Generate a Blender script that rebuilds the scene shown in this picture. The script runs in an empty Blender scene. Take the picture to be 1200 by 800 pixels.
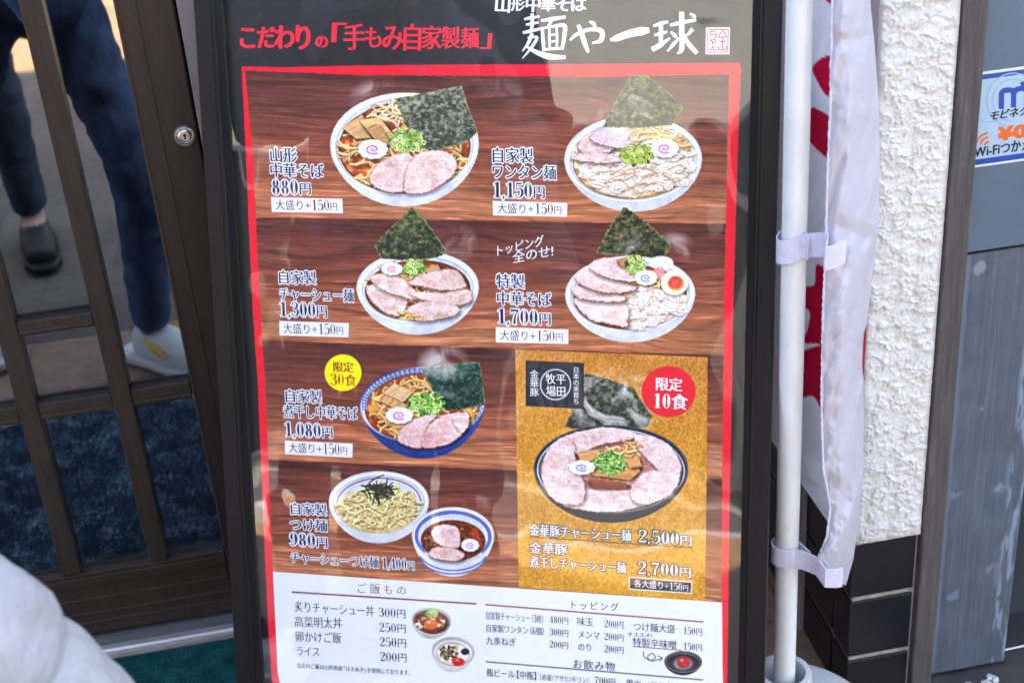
import bpy, bmesh, math, random
import numpy as np
from mathutils import Vector, Matrix

rnd = random.Random(7)
SC = bpy.context.scene
COL = SC.collection
R = math.radians

# ------------------------------------------------------------------ camera
CAM_H = 1.40
FPX = 1721.0                                   # focal length in pixels of a 1200 px wide picture
YAW, PITCH, ROLL = -8.13, -28.552, -4.634
cd = bpy.data.cameras.new('camera'); cam = bpy.data.objects.new('camera', cd); COL.objects.link(cam)
CR = np.array(Matrix.Rotation(R(YAW), 3, 'Z') @ Matrix.Rotation(R(90 + PITCH), 3, 'X') @ Matrix.Rotation(R(ROLL), 3, 'Z'))
cam.matrix_world = Matrix.Translation((0, 0, CAM_H)) @ Matrix(CR.tolist()).to_4x4()
cd.sensor_width = 36; cd.lens = FPX / 1200 * 36
cd.clip_start = 0.05; cd.clip_end = 500
cd.dof.use_dof = True; cd.dof.focus_distance = 1.62; cd.dof.aperture_fstop = 9
SC.camera = cam

# ------------------------------------------------------------------ sky and sun (sun high behind the shop: the front is in open shade)
SUN_EL, SUN_AZ = 56.0, 12.0                    # azimuth from +Y towards +X
w = bpy.data.worlds.new('World'); SC.world = w; w.use_nodes = True
nt = w.node_tree; bg = nt.nodes['Background']
sky = nt.nodes.new('ShaderNodeTexSky'); sky.sky_type = 'NISHITA'; sky.sun_disc = False
sky.sun_elevation = R(SUN_EL); sky.sun_rotation = R(SUN_AZ); sky.dust_density = 4.0; sky.air_density = .9; sky.ozone_density = 1.0
nt.links.new(sky.outputs[0], bg.inputs[0]); bg.inputs[1].default_value = 0.15
sl = bpy.data.lights.new('sun', 'SUN'); sl.energy = 3.0; sl.angle = R(0.6); sl.color = (1, .975, .92)
so = bpy.data.objects.new('sun', sl); COL.objects.link(so)
sd = Vector((math.sin(R(SUN_AZ)) * math.cos(R(SUN_EL)), math.cos(R(SUN_AZ)) * math.cos(R(SUN_EL)), math.sin(R(SUN_EL))))
so.rotation_euler = sd.to_track_quat('Z', 'Y').to_euler(); so.location = (0, 0, 8)
vs = SC.view_settings
SC.display_settings.display_device = 'sRGB'
vs.view_transform = 'Standard'; vs.look = 'None'; vs.gamma = 1; vs.use_curve_mapping = False
vs.exposure = 3.42
SC.render.film_transparent = False
SC.cycles.use_denoising = True
SC.cycles.max_bounces = 10; SC.cycles.transparent_max_bounces = 16
SC.cycles.caustics_reflective = False; SC.cycles.caustics_refractive = False
SC.cycles.sample_clamp_indirect = 6

# ------------------------------------------------------------------ measuring helpers
def ray(px, py):
    return CR @ np.array([(px - 600) / FPX, -(py - 400) / FPX, -1.0])
def at_y(px, py, Y):
    d = ray(px, py); return d * (Y / d[1]) + np.array([0, 0, CAM_H])
def at_z(px, py, Z):
    d = ray(px, py); return d * ((Z - CAM_H) / d[2]) + np.array([0, 0, CAM_H])
def at_x(px, py, X):
    d = ray(px, py); return d * (X / d[0]) + np.array([0, 0, CAM_H])
def srgb(*c):
    c = np.array(c, float) / 255
    return np.where(c <= .04045, c / 12.92, ((c + .055) / 1.055) ** 2.4)
def lin(c):
    c = np.clip(c, 0, 255) / 255.0
    return np.where(c <= .04045, c / 12.92, ((c + .055) / 1.055) ** 2.4)

# ------------------------------------------------------------------ object helpers
def link(name, me, parent=None, mats=()):
    o = bpy.data.objects.new(name, me); COL.objects.link(o)
    for m in (mats if isinstance(mats, (list, tuple)) else [mats]):
        if m: me.materials.append(m)
    if parent: o.parent = parent
    return o
def tag(o, label=None, cat=None, group=None, kind=None):
    if label: o['label'] = label
    if cat: o['category'] = cat
    if group: o['group'] = group
    if kind: o['kind'] = kind
    return o
def empty(name, loc=(0, 0, 0), rot=(0, 0, 0)):
    o = bpy.data.objects.new(name, None); COL.objects.link(o); o.location = loc; o.rotation_euler = rot
    o.empty_display_size = .1
    return o
class MB:
    def __init__(s): s.v = []; s.f = []; s.m = []
    def add(s, vs_, fs, mi=0):
        b = len(s.v); s.v += [tuple(map(float, p)) for p in vs_]
        s.f += [tuple(b + i for i in f) for f in fs]; s.m += [mi] * len(fs)
    def box(s, a, b, mi=0):
        x0, y0, z0 = a; x1, y1, z1 = b
        s.add([(x0,y0,z0),(x1,y0,z0),(x1,y1,z0),(x0,y1,z0),(x0,y0,z1),(x1,y0,z1),(x1,y1,z1),(x0,y1,z1)],
              [(0,3,2,1),(4,5,6,7),(0,1,5,4),(1,2,6,5),(2,3,7,6),(3,0,4,7)], mi)
    def lathe(s, c, prof, n=32, axis='Z', mi=0, a0=0, a1=2 * math.pi):
        full = abs(a1 - a0 - 2 * math.pi) < 1e-6
        k = n if full else n + 1; vs_ = []
        for r, h in prof:
            for i in range(k):
                a = a0 + (a1 - a0) * i / n
                x, y = r * math.cos(a), r * math.sin(a)
                p = (x, y, h) if axis == 'Z' else ((x, h, y) if axis == 'Y' else (h, x, y))
                vs_.append((c[0] + p[0], c[1] + p[1], c[2] + p[2]))
        fs = []
        for j in range(len(prof) - 1):
            for i in range(n if full else n):
                i2 = (i + 1) % k
                fs.append((j * k + i, j * k + i2, (j + 1) * k + i2, (j + 1) * k + i))
        s.add(vs_, fs, mi)
    def tube(s, pts, rads, n=10, mi=0):
        pts = [np.array(p, float) for p in pts]; vs_ = []
        for i, p in enumerate(pts):
            t = pts[min(i + 1, len(pts) - 1)] - pts[max(i - 1, 0)]; t /= np.linalg.norm(t)
            a = np.cross(t, [0, 0, 1.0]) if abs(t[2]) < .9 else np.cross(t, [1.0, 0, 0]); a /= np.linalg.norm(a); b = np.cross(t, a)
            r = rads[i] if hasattr(rads, '__len__') else rads
            for k in range(n):
                q = 2 * math.pi * k / n; vs_.append(p + r * (math.cos(q) * a + math.sin(q) * b))
        fs = [(i * n + k, i * n + (k + 1) % n, (i + 1) * n + (k + 1) % n, (i + 1) * n + k) for i in range(len(pts) - 1) for k in range(n)]
        fs += [tuple(range(n))[::-1], tuple((len(pts) - 1) * n + k for k in range(n))]
        s.add(vs_, fs, mi)
    def build(s, name, mats, parent=None, bevel=0, smooth=False, segs=2):
        me = bpy.data.meshes.new(name); me.from_pydata(s.v, [], s.f)
        me.polygons.foreach_set('material_index', s.m)
        bm = bmesh.new(); bm.from_mesh(me); bmesh.ops.recalc_face_normals(bm, faces=bm.faces[:]); bm.to_mesh(me); bm.free()
        o = link(name, me, parent, mats)
        if smooth:
            for p in me.polygons: p.use_smooth = True
            me.update()
            try: me.set_sharp_from_angle(angle=R(40))
            except Exception: pass
        if bevel:
            md = o.modifiers.new('bevel', 'BEVEL'); md.width = bevel; md.segments = segs; md.limit_method = 'ANGLE'; md.angle_limit = R(40)
        return o
def grid_mesh(name, P, mats, parent=None, smooth=True, col=None, keep=None):
    """P: (h,w,3) points; col: (h,w,3) linear colours; keep: (h-1,w-1) mask of quads"""
    h, wd = P.shape[:2]
    idx = np.arange(h * wd).reshape(h, wd)
    q = np.stack([idx[:-1, :-1], idx[1:, :-1], idx[1:, 1:], idx[:-1, 1:]], -1).reshape(-1, 4)
    V = P.reshape(-1, 3); Cc = None if col is None else col.reshape(-1, 3)
    if keep is not None:
        q = q[keep.reshape(-1)]
        used = np.unique(q); remap = np.zeros(h * wd, np.int64); remap[used] = np.arange(len(used))
        q = remap[q]; V = V[used]; Cc = None if Cc is None else Cc[used]
    me = bpy.data.meshes.new(name)
    me.vertices.add(len(V)); me.vertices.foreach_set('co', np.ascontiguousarray(V, np.float32).ravel())
    me.loops.add(q.size); me.loops.foreach_set('vertex_index', q.astype(np.int32).ravel())
    me.polygons.add(len(q)); me.polygons.foreach_set('loop_start', np.arange(0, q.size, 4, dtype=np.int32))
    if smooth: me.polygons.foreach_set('use_smooth', np.ones(len(q), bool))
    me.update(calc_edges=True)
    if Cc is not None:
        a = me.color_attributes.new('Col', 'FLOAT_COLOR', 'POINT')
        a.data.foreach_set('color', np.hstack([Cc, np.ones((len(Cc), 1))]).astype(np.float32).ravel())
    return link(name, me, parent, mats)

# ------------------------------------------------------------------ noise (numpy)
def vnoise(x, y, seed=0):
    xi = np.floor(x).astype(np.int64); yi = np.floor(y).astype(np.int64); fx = x - xi; fy = y - yi
    fx = fx * fx * (3 - 2 * fx); fy = fy * fy * (3 - 2 * fy)
    def hsh(a, b):
        n = (a * 374761393 + b * 668265263 + seed * 1442695041) & 0x7fffffff
        n = ((n ^ (n >> 13)) * 1274126177) & 0x7fffffff
        return ((n ^ (n >> 16)) & 0xffff) / 65535.0
    return (hsh(xi, yi) * (1 - fx) + hsh(xi + 1, yi) * fx) * (1 - fy) + (hsh(xi, yi + 1) * (1 - fx) + hsh(xi + 1, yi + 1) * fx) * fy
def fbm(x, y, seed=0, o=4, g=.5):
    s = 0; a = 1; t = 0
    for i in range(o):
        s = s + a * vnoise(x * 2 ** i + 17.3 * i, y * 2 ** i + 9.1 * i, seed + i); t += a; a *= g
    return s / t

# ------------------------------------------------------------------ materials
class NT:
    def __init__(s, name):
        s.m = bpy.data.materials.new(name); s.m.use_nodes = True; s.t = s.m.node_tree; s.p = s.t.nodes['Principled BSDF']
        s.out = s.t.nodes['Material Output']
    def n(s, ty, **kw):
        nd = s.t.nodes.new(ty)
        for k, v in kw.items():
            if k.startswith('i_'):
                key = k[2:]; nd.inputs[int(key) if key.isdigit() else key.replace('_', ' ')].default_value = v
            else: setattr(nd, k, v)
        return nd
    def l(s, a, b): s.t.links.new(a, b)
    def ramp(s, fac, stops):
        r = s.n('ShaderNodeValToRGB'); el = r.color_ramp.elements
        while len(el) < len(stops): el.new(.5)
        for e, (p, c) in zip(el, stops): e.position = p; e.color = (*c, 1) if len(c) == 3 else c
        s.l(fac, r.inputs[0]); return r.outputs[0]
    def coords(s, scale=(1, 1, 1)):
        tc = s.n('ShaderNodeTexCoord'); mp = s.n('ShaderNodeMapping'); mp.inputs['Scale'].default_value = scale
        s.l(tc.outputs['Object'], mp.inputs[0]); return mp.outputs[0]
    def noise(s, vec, scale, detail=4, rough=.55):
        n = s.n('ShaderNodeTexNoise'); n.inputs['Scale'].default_value = scale; n.inputs['Detail'].default_value = detail; n.inputs['Roughness'].default_value = rough
        s.l(vec, n.inputs['Vector']); return n.outputs['Fac']
    def bump(s, h, strength=.3, dist=.002):
        b = s.n('ShaderNodeBump'); b.inputs['Strength'].default_value = strength; b.inputs['Distance'].default_value = dist
        s.l(h, b.inputs['Height']); s.l(b.outputs[0], s.p.inputs['Normal'])
def mat(name, c, rough=.5, metal=0, var=.15, scale=30, stretch=(1, 1, 1), bump=0, bscale=None, bdist=.001, spec=.5, c2=None):
    """a base colour broken up by noise (wear, grain), with an optional bump"""
    k = NT(name); v = k.coords(stretch); f = k.noise(v, scale)
    c = np.array(c); lo = c * (1 - var) if c2 is None else np.array(c2); hi = np.minimum(c * (1 + var), 1)
    k.l(k.ramp(f, [(.3, lo), (.7, hi)]), k.p.inputs['Base Color'])
    rr = k.n('ShaderNodeMapRange'); rr.inputs['To Min'].default_value = max(rough - .08, .02); rr.inputs['To Max'].default_value = min(rough + .1, 1)
    k.l(f, rr.inputs[0]); k.l(rr.outputs[0], k.p.inputs['Roughness'])
    k.p.inputs['Metallic'].default_value = metal; k.p.inputs['Specular IOR Level'].default_value = spec
    if bump: k.bump(k.noise(k.coords(stretch), bscale or scale), bump, bdist)
    return k.m
def vcol(name, rough=.6, spec=.3, bump=0, bscale=400, transl=0, metal=0):
    k = NT(name); a = k.n('ShaderNodeAttribute', attribute_name='Col')
    k.l(a.outputs['Color'], k.p.inputs['Base Color']); k.p.inputs['Roughness'].default_value = rough
    k.p.inputs['Specular IOR Level'].default_value = spec; k.p.inputs['Metallic'].default_value = metal
    if bump: k.bump(k.noise(k.coords(), bscale), bump, .001)
    if transl:
        tr = k.n('ShaderNodeBsdfTranslucent'); k.l(a.outputs['Color'], tr.inputs['Color'])
        mx = k.n('ShaderNodeMixShader'); mx.inputs[0].default_value = transl
        k.l(k.p.outputs[0], mx.inputs[1]); k.l(tr.outputs[0], mx.inputs[2]); k.l(mx.outputs[0], k.out.inputs[0])
    return k.m
# ================================================================== the setting
DOOR_Y = 1.80; PIL_Y = 1.41; PIL_X0 = .612; PIL_X1 = .700

# --- ground: one sheet to the horizon (street asphalt), with the paving in front of the shops laid on it
k = NT('asphalt'); v = k.coords()
k.l(k.ramp(k.noise(v, 90, 5, .7), [(.35, (.055, .054, .052)), (.7, (.10, .098, .094))]), k.p.inputs['Base Color'])
k.p.inputs['Roughness'].default_value = .85; k.bump(k.noise(k.coords(), 220), .5, .004); M_ASPH = k.m
b = MB(); b.add([(-150, -150, -.104), (150, -150, -.104), (150, 150, -.104), (-150, 150, -.104)], [(0, 1, 2, 3)])
tag(b.build('ground', M_ASPH), kind='structure')
def paving_mat(name, c1, c2, cm, bw, bh, off=.5, rough=.75):
    k = NT(name); v = k.coords()
    br = k.n('ShaderNodeTexBrick'); br.offset = off
    br.inputs['Color1'].default_value = (*c1, 1); br.inputs['Color2'].default_value = (*c2, 1); br.inputs['Mortar'].default_value = (*cm, 1)
    br.inputs['Scale'].default_value = 1; br.inputs['Brick Width'].default_value = bw; br.inputs['Row Height'].default_value = bh
    br.inputs['Mortar Size'].default_value = .004; br.inputs['Mortar Smooth'].default_value = .3
    k.l(v, br.inputs['Vector'])
    mx = k.n('ShaderNodeMixRGB', blend_type='MULTIPLY'); mx.inputs[0].default_value = 1
    k.l(br.outputs['Color'], mx.inputs[1]); k.l(k.ramp(k.noise(v, 35, 6, .7), [(.3, (.62, .6, .58)), (.7, (1.1, 1.08, 1.05))]), mx.inputs[2])
    k.l(mx.outputs[0], k.p.inputs['Base Color']); k.p.inputs['Roughness'].default_value = rough
    k.bump(br.outputs['Fac'], -.6, .004); return k.m
M_PAVE = paving_mat('grey_paving', (.15, .125, .105), (.12, .10, .085), (.08, .072, .065), .30, .15)
M_STEP = paving_mat('doorstep_tile', (.40, .26, .18), (.36, .235, .165), (.2, .17, .14), .40, .20)
b = MB(); b.box((-9, -2.05, -.10), (9, .776, 0)); tag(b.build('pavement', M_PAVE), kind='structure')
b = MB(); b.box((-9, .78, -.10), (9, 2.2, .0)); tag(b.build('doorstep', M_STEP), kind='structure')
M_CONC = mat('kerb_concrete', (.36, .35, .33), .85, var=.2, scale=40, bump=.4)
b = MB(); b.box((-9, -2.05, -.02), (9, -1.22, .004)); tag(b.build('sunlit_pavement', paving_mat('sunlit_orange_tile', (.44, .25, .13), (.38, .21, .11), (.25, .18, .13), .20, .10)), kind='structure')  # orange colour puts the warm sunlit tone into the far pavement
b = MB(); b.box((-9, -2.2, -.12), (9, -2.056, .012)); tag(b.build('kerb', M_CONC, bevel=.01), kind='structure')
b = MB(); b.add([(-60, -3.0, -.1), (60, -3.0, -.1), (60, -2.88, -.1), (-60, -2.88, -.1)], [(0, 1, 2, 3)])
tag(b.build('road_marking', mat('road_paint', (.75, .75, .73), .7, var=.1, scale=60)), kind='structure')

# --- shop building: walls, eave, dark room behind the door
M_WALL = mat('cream_render', (.45, .41, .36), .9, var=.08, scale=12, bump=.3, bscale=180)
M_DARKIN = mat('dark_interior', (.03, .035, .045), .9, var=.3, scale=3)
M_EAVE = mat('eave_metal', (.16, .14, .12), .6, var=.2, scale=8)
shop = empty('shop_building', (0, 1.8, 0)); tag(shop, 'cream rendered shop front behind the menu stand, with an unseen eave added for shade', 'building')
def spart(name, boxes, m, bevel=0):
    b = MB()
    for a, c in boxes: b.box(tuple(np.array(a) - (0, 1.8, 0)), tuple(np.array(c) - (0, 1.8, 0)))
    return b.build(name, m, shop, bevel=bevel)
spart('wall', [((-.113, 1.805, 0), (PIL_X0 - .002, 1.95, 2.2)), ((-6, 1.805, 2.0), (-.115, 1.95, 2.2)), ((-6, 1.80, 2.203), (6, 1.97, 4.55)),  # upper wall is out of view, its height shaped by the shade it casts
               ((1.75, 1.43, 0), (6, 1.79, 2.2)), ((-6, 1.805, 0), (-1.62, 1.95, 1.998)), ((.72, 1.43, 2.08), (1.748, 1.79, 2.2))], M_WALL)
spart('eave', [((-6, 1.48, 3.06), (6, 1.796, 3.16)), ((-6, 1.45, 3.01), (6, 1.478, 3.18))], M_EAVE)  # unseen eave, added to help shade the shop front
spart('room', [((-1.7, 4.6, -.02), (1.5, 4.7, 2.6)), ((-1.75, 1.96, -.02), (-1.7, 4.7, 2.6)), ((1.5, 1.96, -.02), (1.55, 4.7, 2.6)), ((-1.75, 1.96, 2.6), (1.55, 4.7, 2.7))], M_DARKIN)
spart('room_floor', [((-1.7, 1.955, -.03), (1.5, 4.6, .006))], mat('room_floor', (.10, .075, .055), .5, var=.3, scale=10))

# --- sliding lattice door
k = NT('bronze_aluminium'); v = k.coords((14, 14, 1))
f = k.noise(v, 12, 5, .6)
k.l(k.ramp(f, [(.3, (.030, .022, .016)), (.7, (.046, .035, .026))]), k.p.inputs['Base Color'])
k.p.inputs['Roughness'].default_value = .42; k.p.inputs['Metallic'].default_value = .35
k.bump(k.noise(k.coords((40, 40, 1.5)), 30), .08, .001); M_BRONZE = k.m
k = NT('smoked_glass')
gl = k.n('ShaderNodeBsdfGlossy'); gl.inputs['Roughness'].default_value = .012; gl.inputs['Color'].default_value = (.80, .83, .84, 1)
tr = k.n('ShaderNodeBsdfTransparent'); tr.inputs['Color'].default_value = (.62, .68, .74, 1)
fr = k.n('ShaderNodeFresnel'); fr.inputs['IOR'].default_value = 1.5
mr = k.n('ShaderNodeMapRange'); mr.inputs['From Max'].default_value = 1; mr.inputs['To Min'].default_value = .26; mr.inputs['To Max'].default_value = 1
k.l(fr.outputs[0], mr.inputs[0])
bp = k.n('ShaderNodeBump'); bp.inputs['Strength'].default_value = .03; bp.inputs['Distance'].default_value = .01
k.l(k.noise(k.coords((1, 1, .6)), 7, 2), bp.inputs['Height']); k.l(bp.outputs[0], gl.inputs['Normal'])
mx = k.n('ShaderNodeMixShader'); k.l(mr.outputs[0], mx.inputs[0]); k.l(tr.outputs[0], mx.inputs[1]); k.l(gl.outputs[0], mx.inputs[2]); k.l(mx.outputs[0], k.out.inputs[0])
M_GLASS = k.m
door = empty('sliding_door', (-.55, DOOR_Y, 0)); tag(door, 'dark bronze sliding door with glass panes, glazing bars and a round lock', 'door')
DX, DY = -.55, DOOR_Y
def dbox(b, x0, x1, y0, y1, z0, z1): b.box((x0 - DX, y0 - DY, z0), (x1 - DX, y1 - DY, z1))
b = MB(); dbox(b, -.190, -.1195, 1.795, 1.83, .03, 1.98); stile_o = b.build('stile', M_BRONZE, door, bevel=.0025)
b = MB(); dbox(b, -.1655, -.1635, 1.7938, 1.7955, .15, 1.97); dbox(b, -.1875, -.186, 1.7938, 1.7955, .15, 1.97)
b.build('bead', M_BRONZE, door, bevel=.0006)
b = MB(); dbox(b, -1.56, -1.49, 1.795, 1.83, .03, 1.98); b.build('stile', M_BRONZE, door, bevel=.0025)
for x in (-.2975, -.4215, -.5455, -.6695, -.7935, -.9175, -1.0415, -1.1655, -1.2895, -1.4135):
    b = MB(); dbox(b, x, x + .0265, 1.796, 1.826, .1415, 1.90); b.build('glazing_bar', M_BRONZE, door, bevel=.002)
xs = [-1.4895, -1.4135, -1.2895, -1.1655, -1.0415, -.9175, -.7935, -.6695, -.5455, -.4215, -.2975, -.1905]
def rail(z0, z1, cells, y0=1.7975, lip=.004):
    b = MB()
    for i in cells:
        a = xs[i] + (.0265 if 0 < i < 11 else 0) + .0006; c = xs[i + 1] - .0006
        dbox(b, a, c, y0, 1.824, z0, z1); dbox(b, a, c, y0 - .0025, y0 + .002, z0 + .004, z0 + .0075)
    return b.build('rail', M_BRONZE, door, bevel=.0012)
rail(.528, .549, [9, 7, 5, 3, 1]); rail(.399, .4245, range(11)); rail(.951 + .35, .976 + .35, range(11))
b = MB(); dbox(b, -1.4885, -.1915, 1.797, 1.828, .133, .1395); dbox(b, -1.4885, -.1915, 1.7955, 1.8275, .118, .1325)
dbox(b, -1.4885, -.1915, 1.7985, 1.828, .031, .1175)
for z in (.092, .0665, .05): dbox(b, -1.4885, -.1915, 1.7970, 1.799, z, z + .0022)
b.build('kick_panel', M_BRONZE, door, bevel=.0008)
b = MB(); dbox(b, -1.4885, -.1915, 1.797, 1.828, 1.9015, 1.98); b.build('rail', M_BRONZE, door, bevel=.002)
b = MB(); dbox(b, -1.489, -.1912, 1.811, 1.815, .1398, 1.901); b.build('glass', M_GLASS, door)
M_CHROME = mat('worn_chrome', (.62, .61, .58), .28, 1, var=.15, scale=60)
M_BLACK = mat('black_void', (.008, .008, .009), .6, var=.2)
lc = at_y(216.5, 160, 1.79)
b = MB(); b.lathe((lc[0] - DX, 1.795 - DY, lc[2]), [(.0136, 0), (.0136, -.0035), (.0122, -.006), (.0105, -.0062), (.0098, -.0025), (.0092, -.0025), (.0088, -.005), (.0062, -.0062), (.0058, -.0045), (0.00001, -.0045)], 40, 'Y')
lk = b.build('lock', M_CHROME, door, smooth=True)
b = MB(); x, z = lc[0] - DX, lc[2]
b.box((x - .0009, -.0101, z - .0045), (x + .0009, -.0094, z + .0015)); b.lathe((x, -.0094, z + .0012), [(.0019, -.0012), (.00001, -.0013)], 16, 'Y')
b.build('keyhole', M_BLACK, lk)
# door frame: jamb and aluminium threshold
M_JAMB = mat('beige_jamb', (.20, .17, .15), .7, var=.12, scale=14, stretch=(4, 4, 1))
b = MB(); b.box((-.1165, 1.790, 0), (-.05, 1.8045, 2.0)); tag(b.build('door_jamb', M_JAMB, bevel=.001), 'beige painted door jamb between the bronze door and the menu stand', 'door jamb')
M_ALU = mat('aluminium', (.52, .53, .53), .38, .85, var=.12, scale=8, stretch=(1, 30, 30))
M_ALUD = mat('dull_aluminium', (.20, .205, .21), .5, .7, var=.2, scale=8, stretch=(1, 30, 30))
th = empty('threshold', (-.55, 1.79, 0)); tag(th, 'aluminium threshold track under the sliding door', 'threshold')
b = MB(); b.box((-1.1, -.028, 0), (.4325, -.004, .0165)); b.build('front_strip', mat('threshold_stone', (.24, .23, .215), .6, .1, var=.2, scale=20, stretch=(1, 8, 8)), th, bevel=.0015)
b = MB(); b.box((-1.1, -.0245, .0168), (.4325, -.0205, .0205)); b.build('bright_edge', mat('bright_aluminium', (.70, .71, .71), .5, .3, var=.06, scale=8), th, bevel=.0008)
b = MB(); b.box((-1.1, -.0035, 0), (.4325, .05, .022)); b.build('track', M_ALUD, th)

# --- mats on the doorstep
def carpet(name, cs, scale):
    k = NT(name); v = k.coords((1, 1, 1)); f = k.noise(v, scale, 5, .75); g = k.noise(v, scale * .12, 3)
    m_ = k.n('ShaderNodeMath', operation='MULTIPLY_ADD'); m_.inputs[1].default_value = .75; k.l(f, m_.inputs[0])
    m2 = k.n('ShaderNodeMath', operation='MULTIPLY'); m2.inputs[1].default_value = .25; k.l(g, m2.inputs[0]); k.l(m2.outputs[0], m_.inputs[2])
    k.l(k.ramp(m_.outputs[0], [(.40, cs[0]), (.52, cs[1]), (.64, cs[2])]), k.p.inputs['Base Color'])
    k.p.inputs['Roughness'].default_value = 1; k.p.inputs['Specular IOR Level'].default_value = .1
    k.bump(f, .8, .004); return k.m
b = MB(); b.box((-1.62, 1.655, .0003), (.30, 1.7605, .009)); tag(b.build('door_mat', carpet('teal_pile', [(.0, .016, .018), (.004, .06, .058), (.025, .14, .13)], 330), bevel=.002), 'teal carpet strip lying against the door threshold', 'mat')
b = MB(); b.box((-1.62, 1.12, .0003), (.06, 1.652, .008)); tag(b.build('door_mat', carpet('navy_pile', [(.002, .008, .015), (.012, .028, .046), (.22, .32, .40)], 165), bevel=.002), 'dark blue speckled carpet mat in front of the teal strip, mirrored in the door', 'mat')
b = MB(); b.box((-1.62, 1.072, .0003), (.06, 1.118, .006)); tag(b.build('sunlit_mat_edge', mat('sunlit_edge', (.5, .5, .5), .6, var=.2), bevel=.001), 'pale strip standing in for the sunlit edge of the dark blue mat', 'sunlit mat edge')  # pale colour stands in for a sunlit band along the mat

# ------------------------------------------------------------------ pillar: rough white stucco over dark tiles
pil = empty('pillar', (PIL_X0, PIL_Y, 0)); tag(pil, 'white rough stucco pillar with dark glazed tiles round its foot', 'pillar')
ST_Z = .2655
zs = np.arange(ST_Z, 1.14, .0011); xs_ = np.arange(PIL_X0 - .0, PIL_X1 + .0005, .0011)
ZZ, XX = np.meshgrid(zs, xs_, indexing='ij')
wx = XX * 150 + 2.8 * fbm(XX * 95, ZZ * 95, 3, 3); wz = ZZ * 225 + 3.0 * fbm(XX * 95 + 9, ZZ * 95, 5, 3)
h1 = np.abs(fbm(wx, wz, 11, 3) - .5) * 2; h2 = fbm(wx * .55, wz * .55, 21, 3)
hh = .0031 * (1 - np.clip(h1 * 2.8, 0, 1)) * np.clip((h2 - .25) * 2.6, .15, 1) + .0036 * h2 + .0012 * fbm(wx * 3, wz * 3, 31, 2)
edge = np.clip(np.minimum(np.minimum(XX - PIL_X0, PIL_X1 - XX) / .008, (ZZ - ST_Z) / .006), 0, 1)
hh = hh * (.25 + .75 * edge) - .004 * (1 - np.clip((XX - PIL_X0) / .004, 0, 1)) ** 2
cst = lin(np.stack([XX * 0 + 205, XX * 0 + 206, XX * 0 + 201], -1)) * (.93 + .12 * fbm(XX * 30, ZZ * 8, 51, 4))[..., None]
foot = np.clip(1 - (ZZ - ST_Z) / .05, 0, 1) * fbm(XX * 200, ZZ * 60, 61, 3)
cst *= (1 - .45 * np.clip(foot - .25, 0, 1))[..., None]
streak = np.clip(fbm(XX * 140, ZZ * 5, 91, 4) - .56, 0, 1) * 1.1 + np.clip(fbm(XX * 22, ZZ * 18, 95, 4) - .6, 0, 1) * .8
cst *= (1 - streak[..., None] * np.array([.42, .43, .46]))
P = np.stack([XX - PIL_X0, -hh - .002, ZZ], -1)
grid_mesh('stucco', P, vcol('white_stucco', .85, .25), pil, True, cst)
M_STUC = mat('plain_stucco', (.60, .605, .595), .9, var=.05, scale=40, bump=1, bscale=110, bdist=.004)
b = MB(); b.box((.0, .004, ST_Z + .0), (PIL_X1 - PIL_X0, .39, 2.95)); b.box((-.002, -.004, 1.141), (PIL_X1 - PIL_X0, .003, 2.95)); b.build('stucco_core', M_STUC, pil)
M_GROUT = mat('grout', (.30, .285, .255), .95, var=.25, scale=90, bump=.5, bscale=300)
b = MB(); b.box((.0035, .0035, -.05), (PIL_X1 - PIL_X0, .39, ST_Z - .001)); b.build('grout', M_GROUT, pil)
k = NT('dark_glazed_tile'); v = k.coords(); f = k.noise(v, 25, 5, .6)
k.l(k.ramp(f, [(.3, (.004, .005, .009)), (.7, (.009, .010, .016))]), k.p.inputs['Base Color']); k.p.inputs['Roughness'].default_value = .3; k.p.inputs['Specular IOR Level'].default_value = .35
k.bump(k.noise(v, 120), .12, .001); M_TILE = k.m
for i, (z0, z1) in enumerate([(.1795, .2635), (.0815, .1715), (-.02, .0735)]):
    b = MB(); b.box((0, 0, z0), (PIL_X1 - PIL_X0 - .0035, .0035, z1)); b.box((0, .0036, z0), (.0034, .052, z1))
    y = .0585
    while y < .385:
        y1 = min(y + .150, .388); b.box((0, y, z0), (.0034, y1, z1)); y = y1 + .0065
    b.build('tile', M_TILE, pil, bevel=.0012)
b = MB(); b.box((-.006, .158, -.0), (-.0002, .215, ST_Z + .35)); b.box((-.010, .176, 0), (-.0062, .198, ST_Z + .35)); b.build('joint_strip', mat('strip_paint', (.30, .29, .265), .7, var=.15, scale=20, stretch=(4, 4, 1)), pil, bevel=.001)

# ------------------------------------------------------------------ weathered grey board door on the right
wd = empty('board_door', (.79, 1.42, 0)); tag(wd, 'weathered blue-grey wooden door with scraped paint beside the stucco pillar', 'door')
WY = 1.425
def wood_grey(name, c1, c2, c3):
    k = NT(name); v = k.coords((60, 60, 4)); f = k.noise(v, 3, 8, .7); g = k.noise(k.coords((25, 25, 9)), 3, 6, .7)
    col = k.ramp(f, [(.3, c1), (.55, c2), (.75, c3)])
    mx = k.n('ShaderNodeMixRGB'); k.l(k.ramp(g, [(.60, (0, 0, 0)), (.68, (1, 1, 1))]), mx.inputs[0]); k.l(col, mx.inputs[1]); mx.inputs[2].default_value = (.10, .07, .05, 1)
    k.l(mx.outputs[0], k.p.inputs['Base Color']); k.p.inputs['Roughness'].default_value = .85; k.bump(f, .5, .003); return k.m
M_OLDW = wood_grey('flaking_grey_wood', (.040, .036, .033), (.072, .067, .062), (.15, .142, .13))
b = MB(); b.box((PIL_X1 + .001 - .79, -.018, -.02), (.7295 - .79, .35, 2.05)); b.build('jamb', M_OLDW, wd, bevel=.002)
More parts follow.
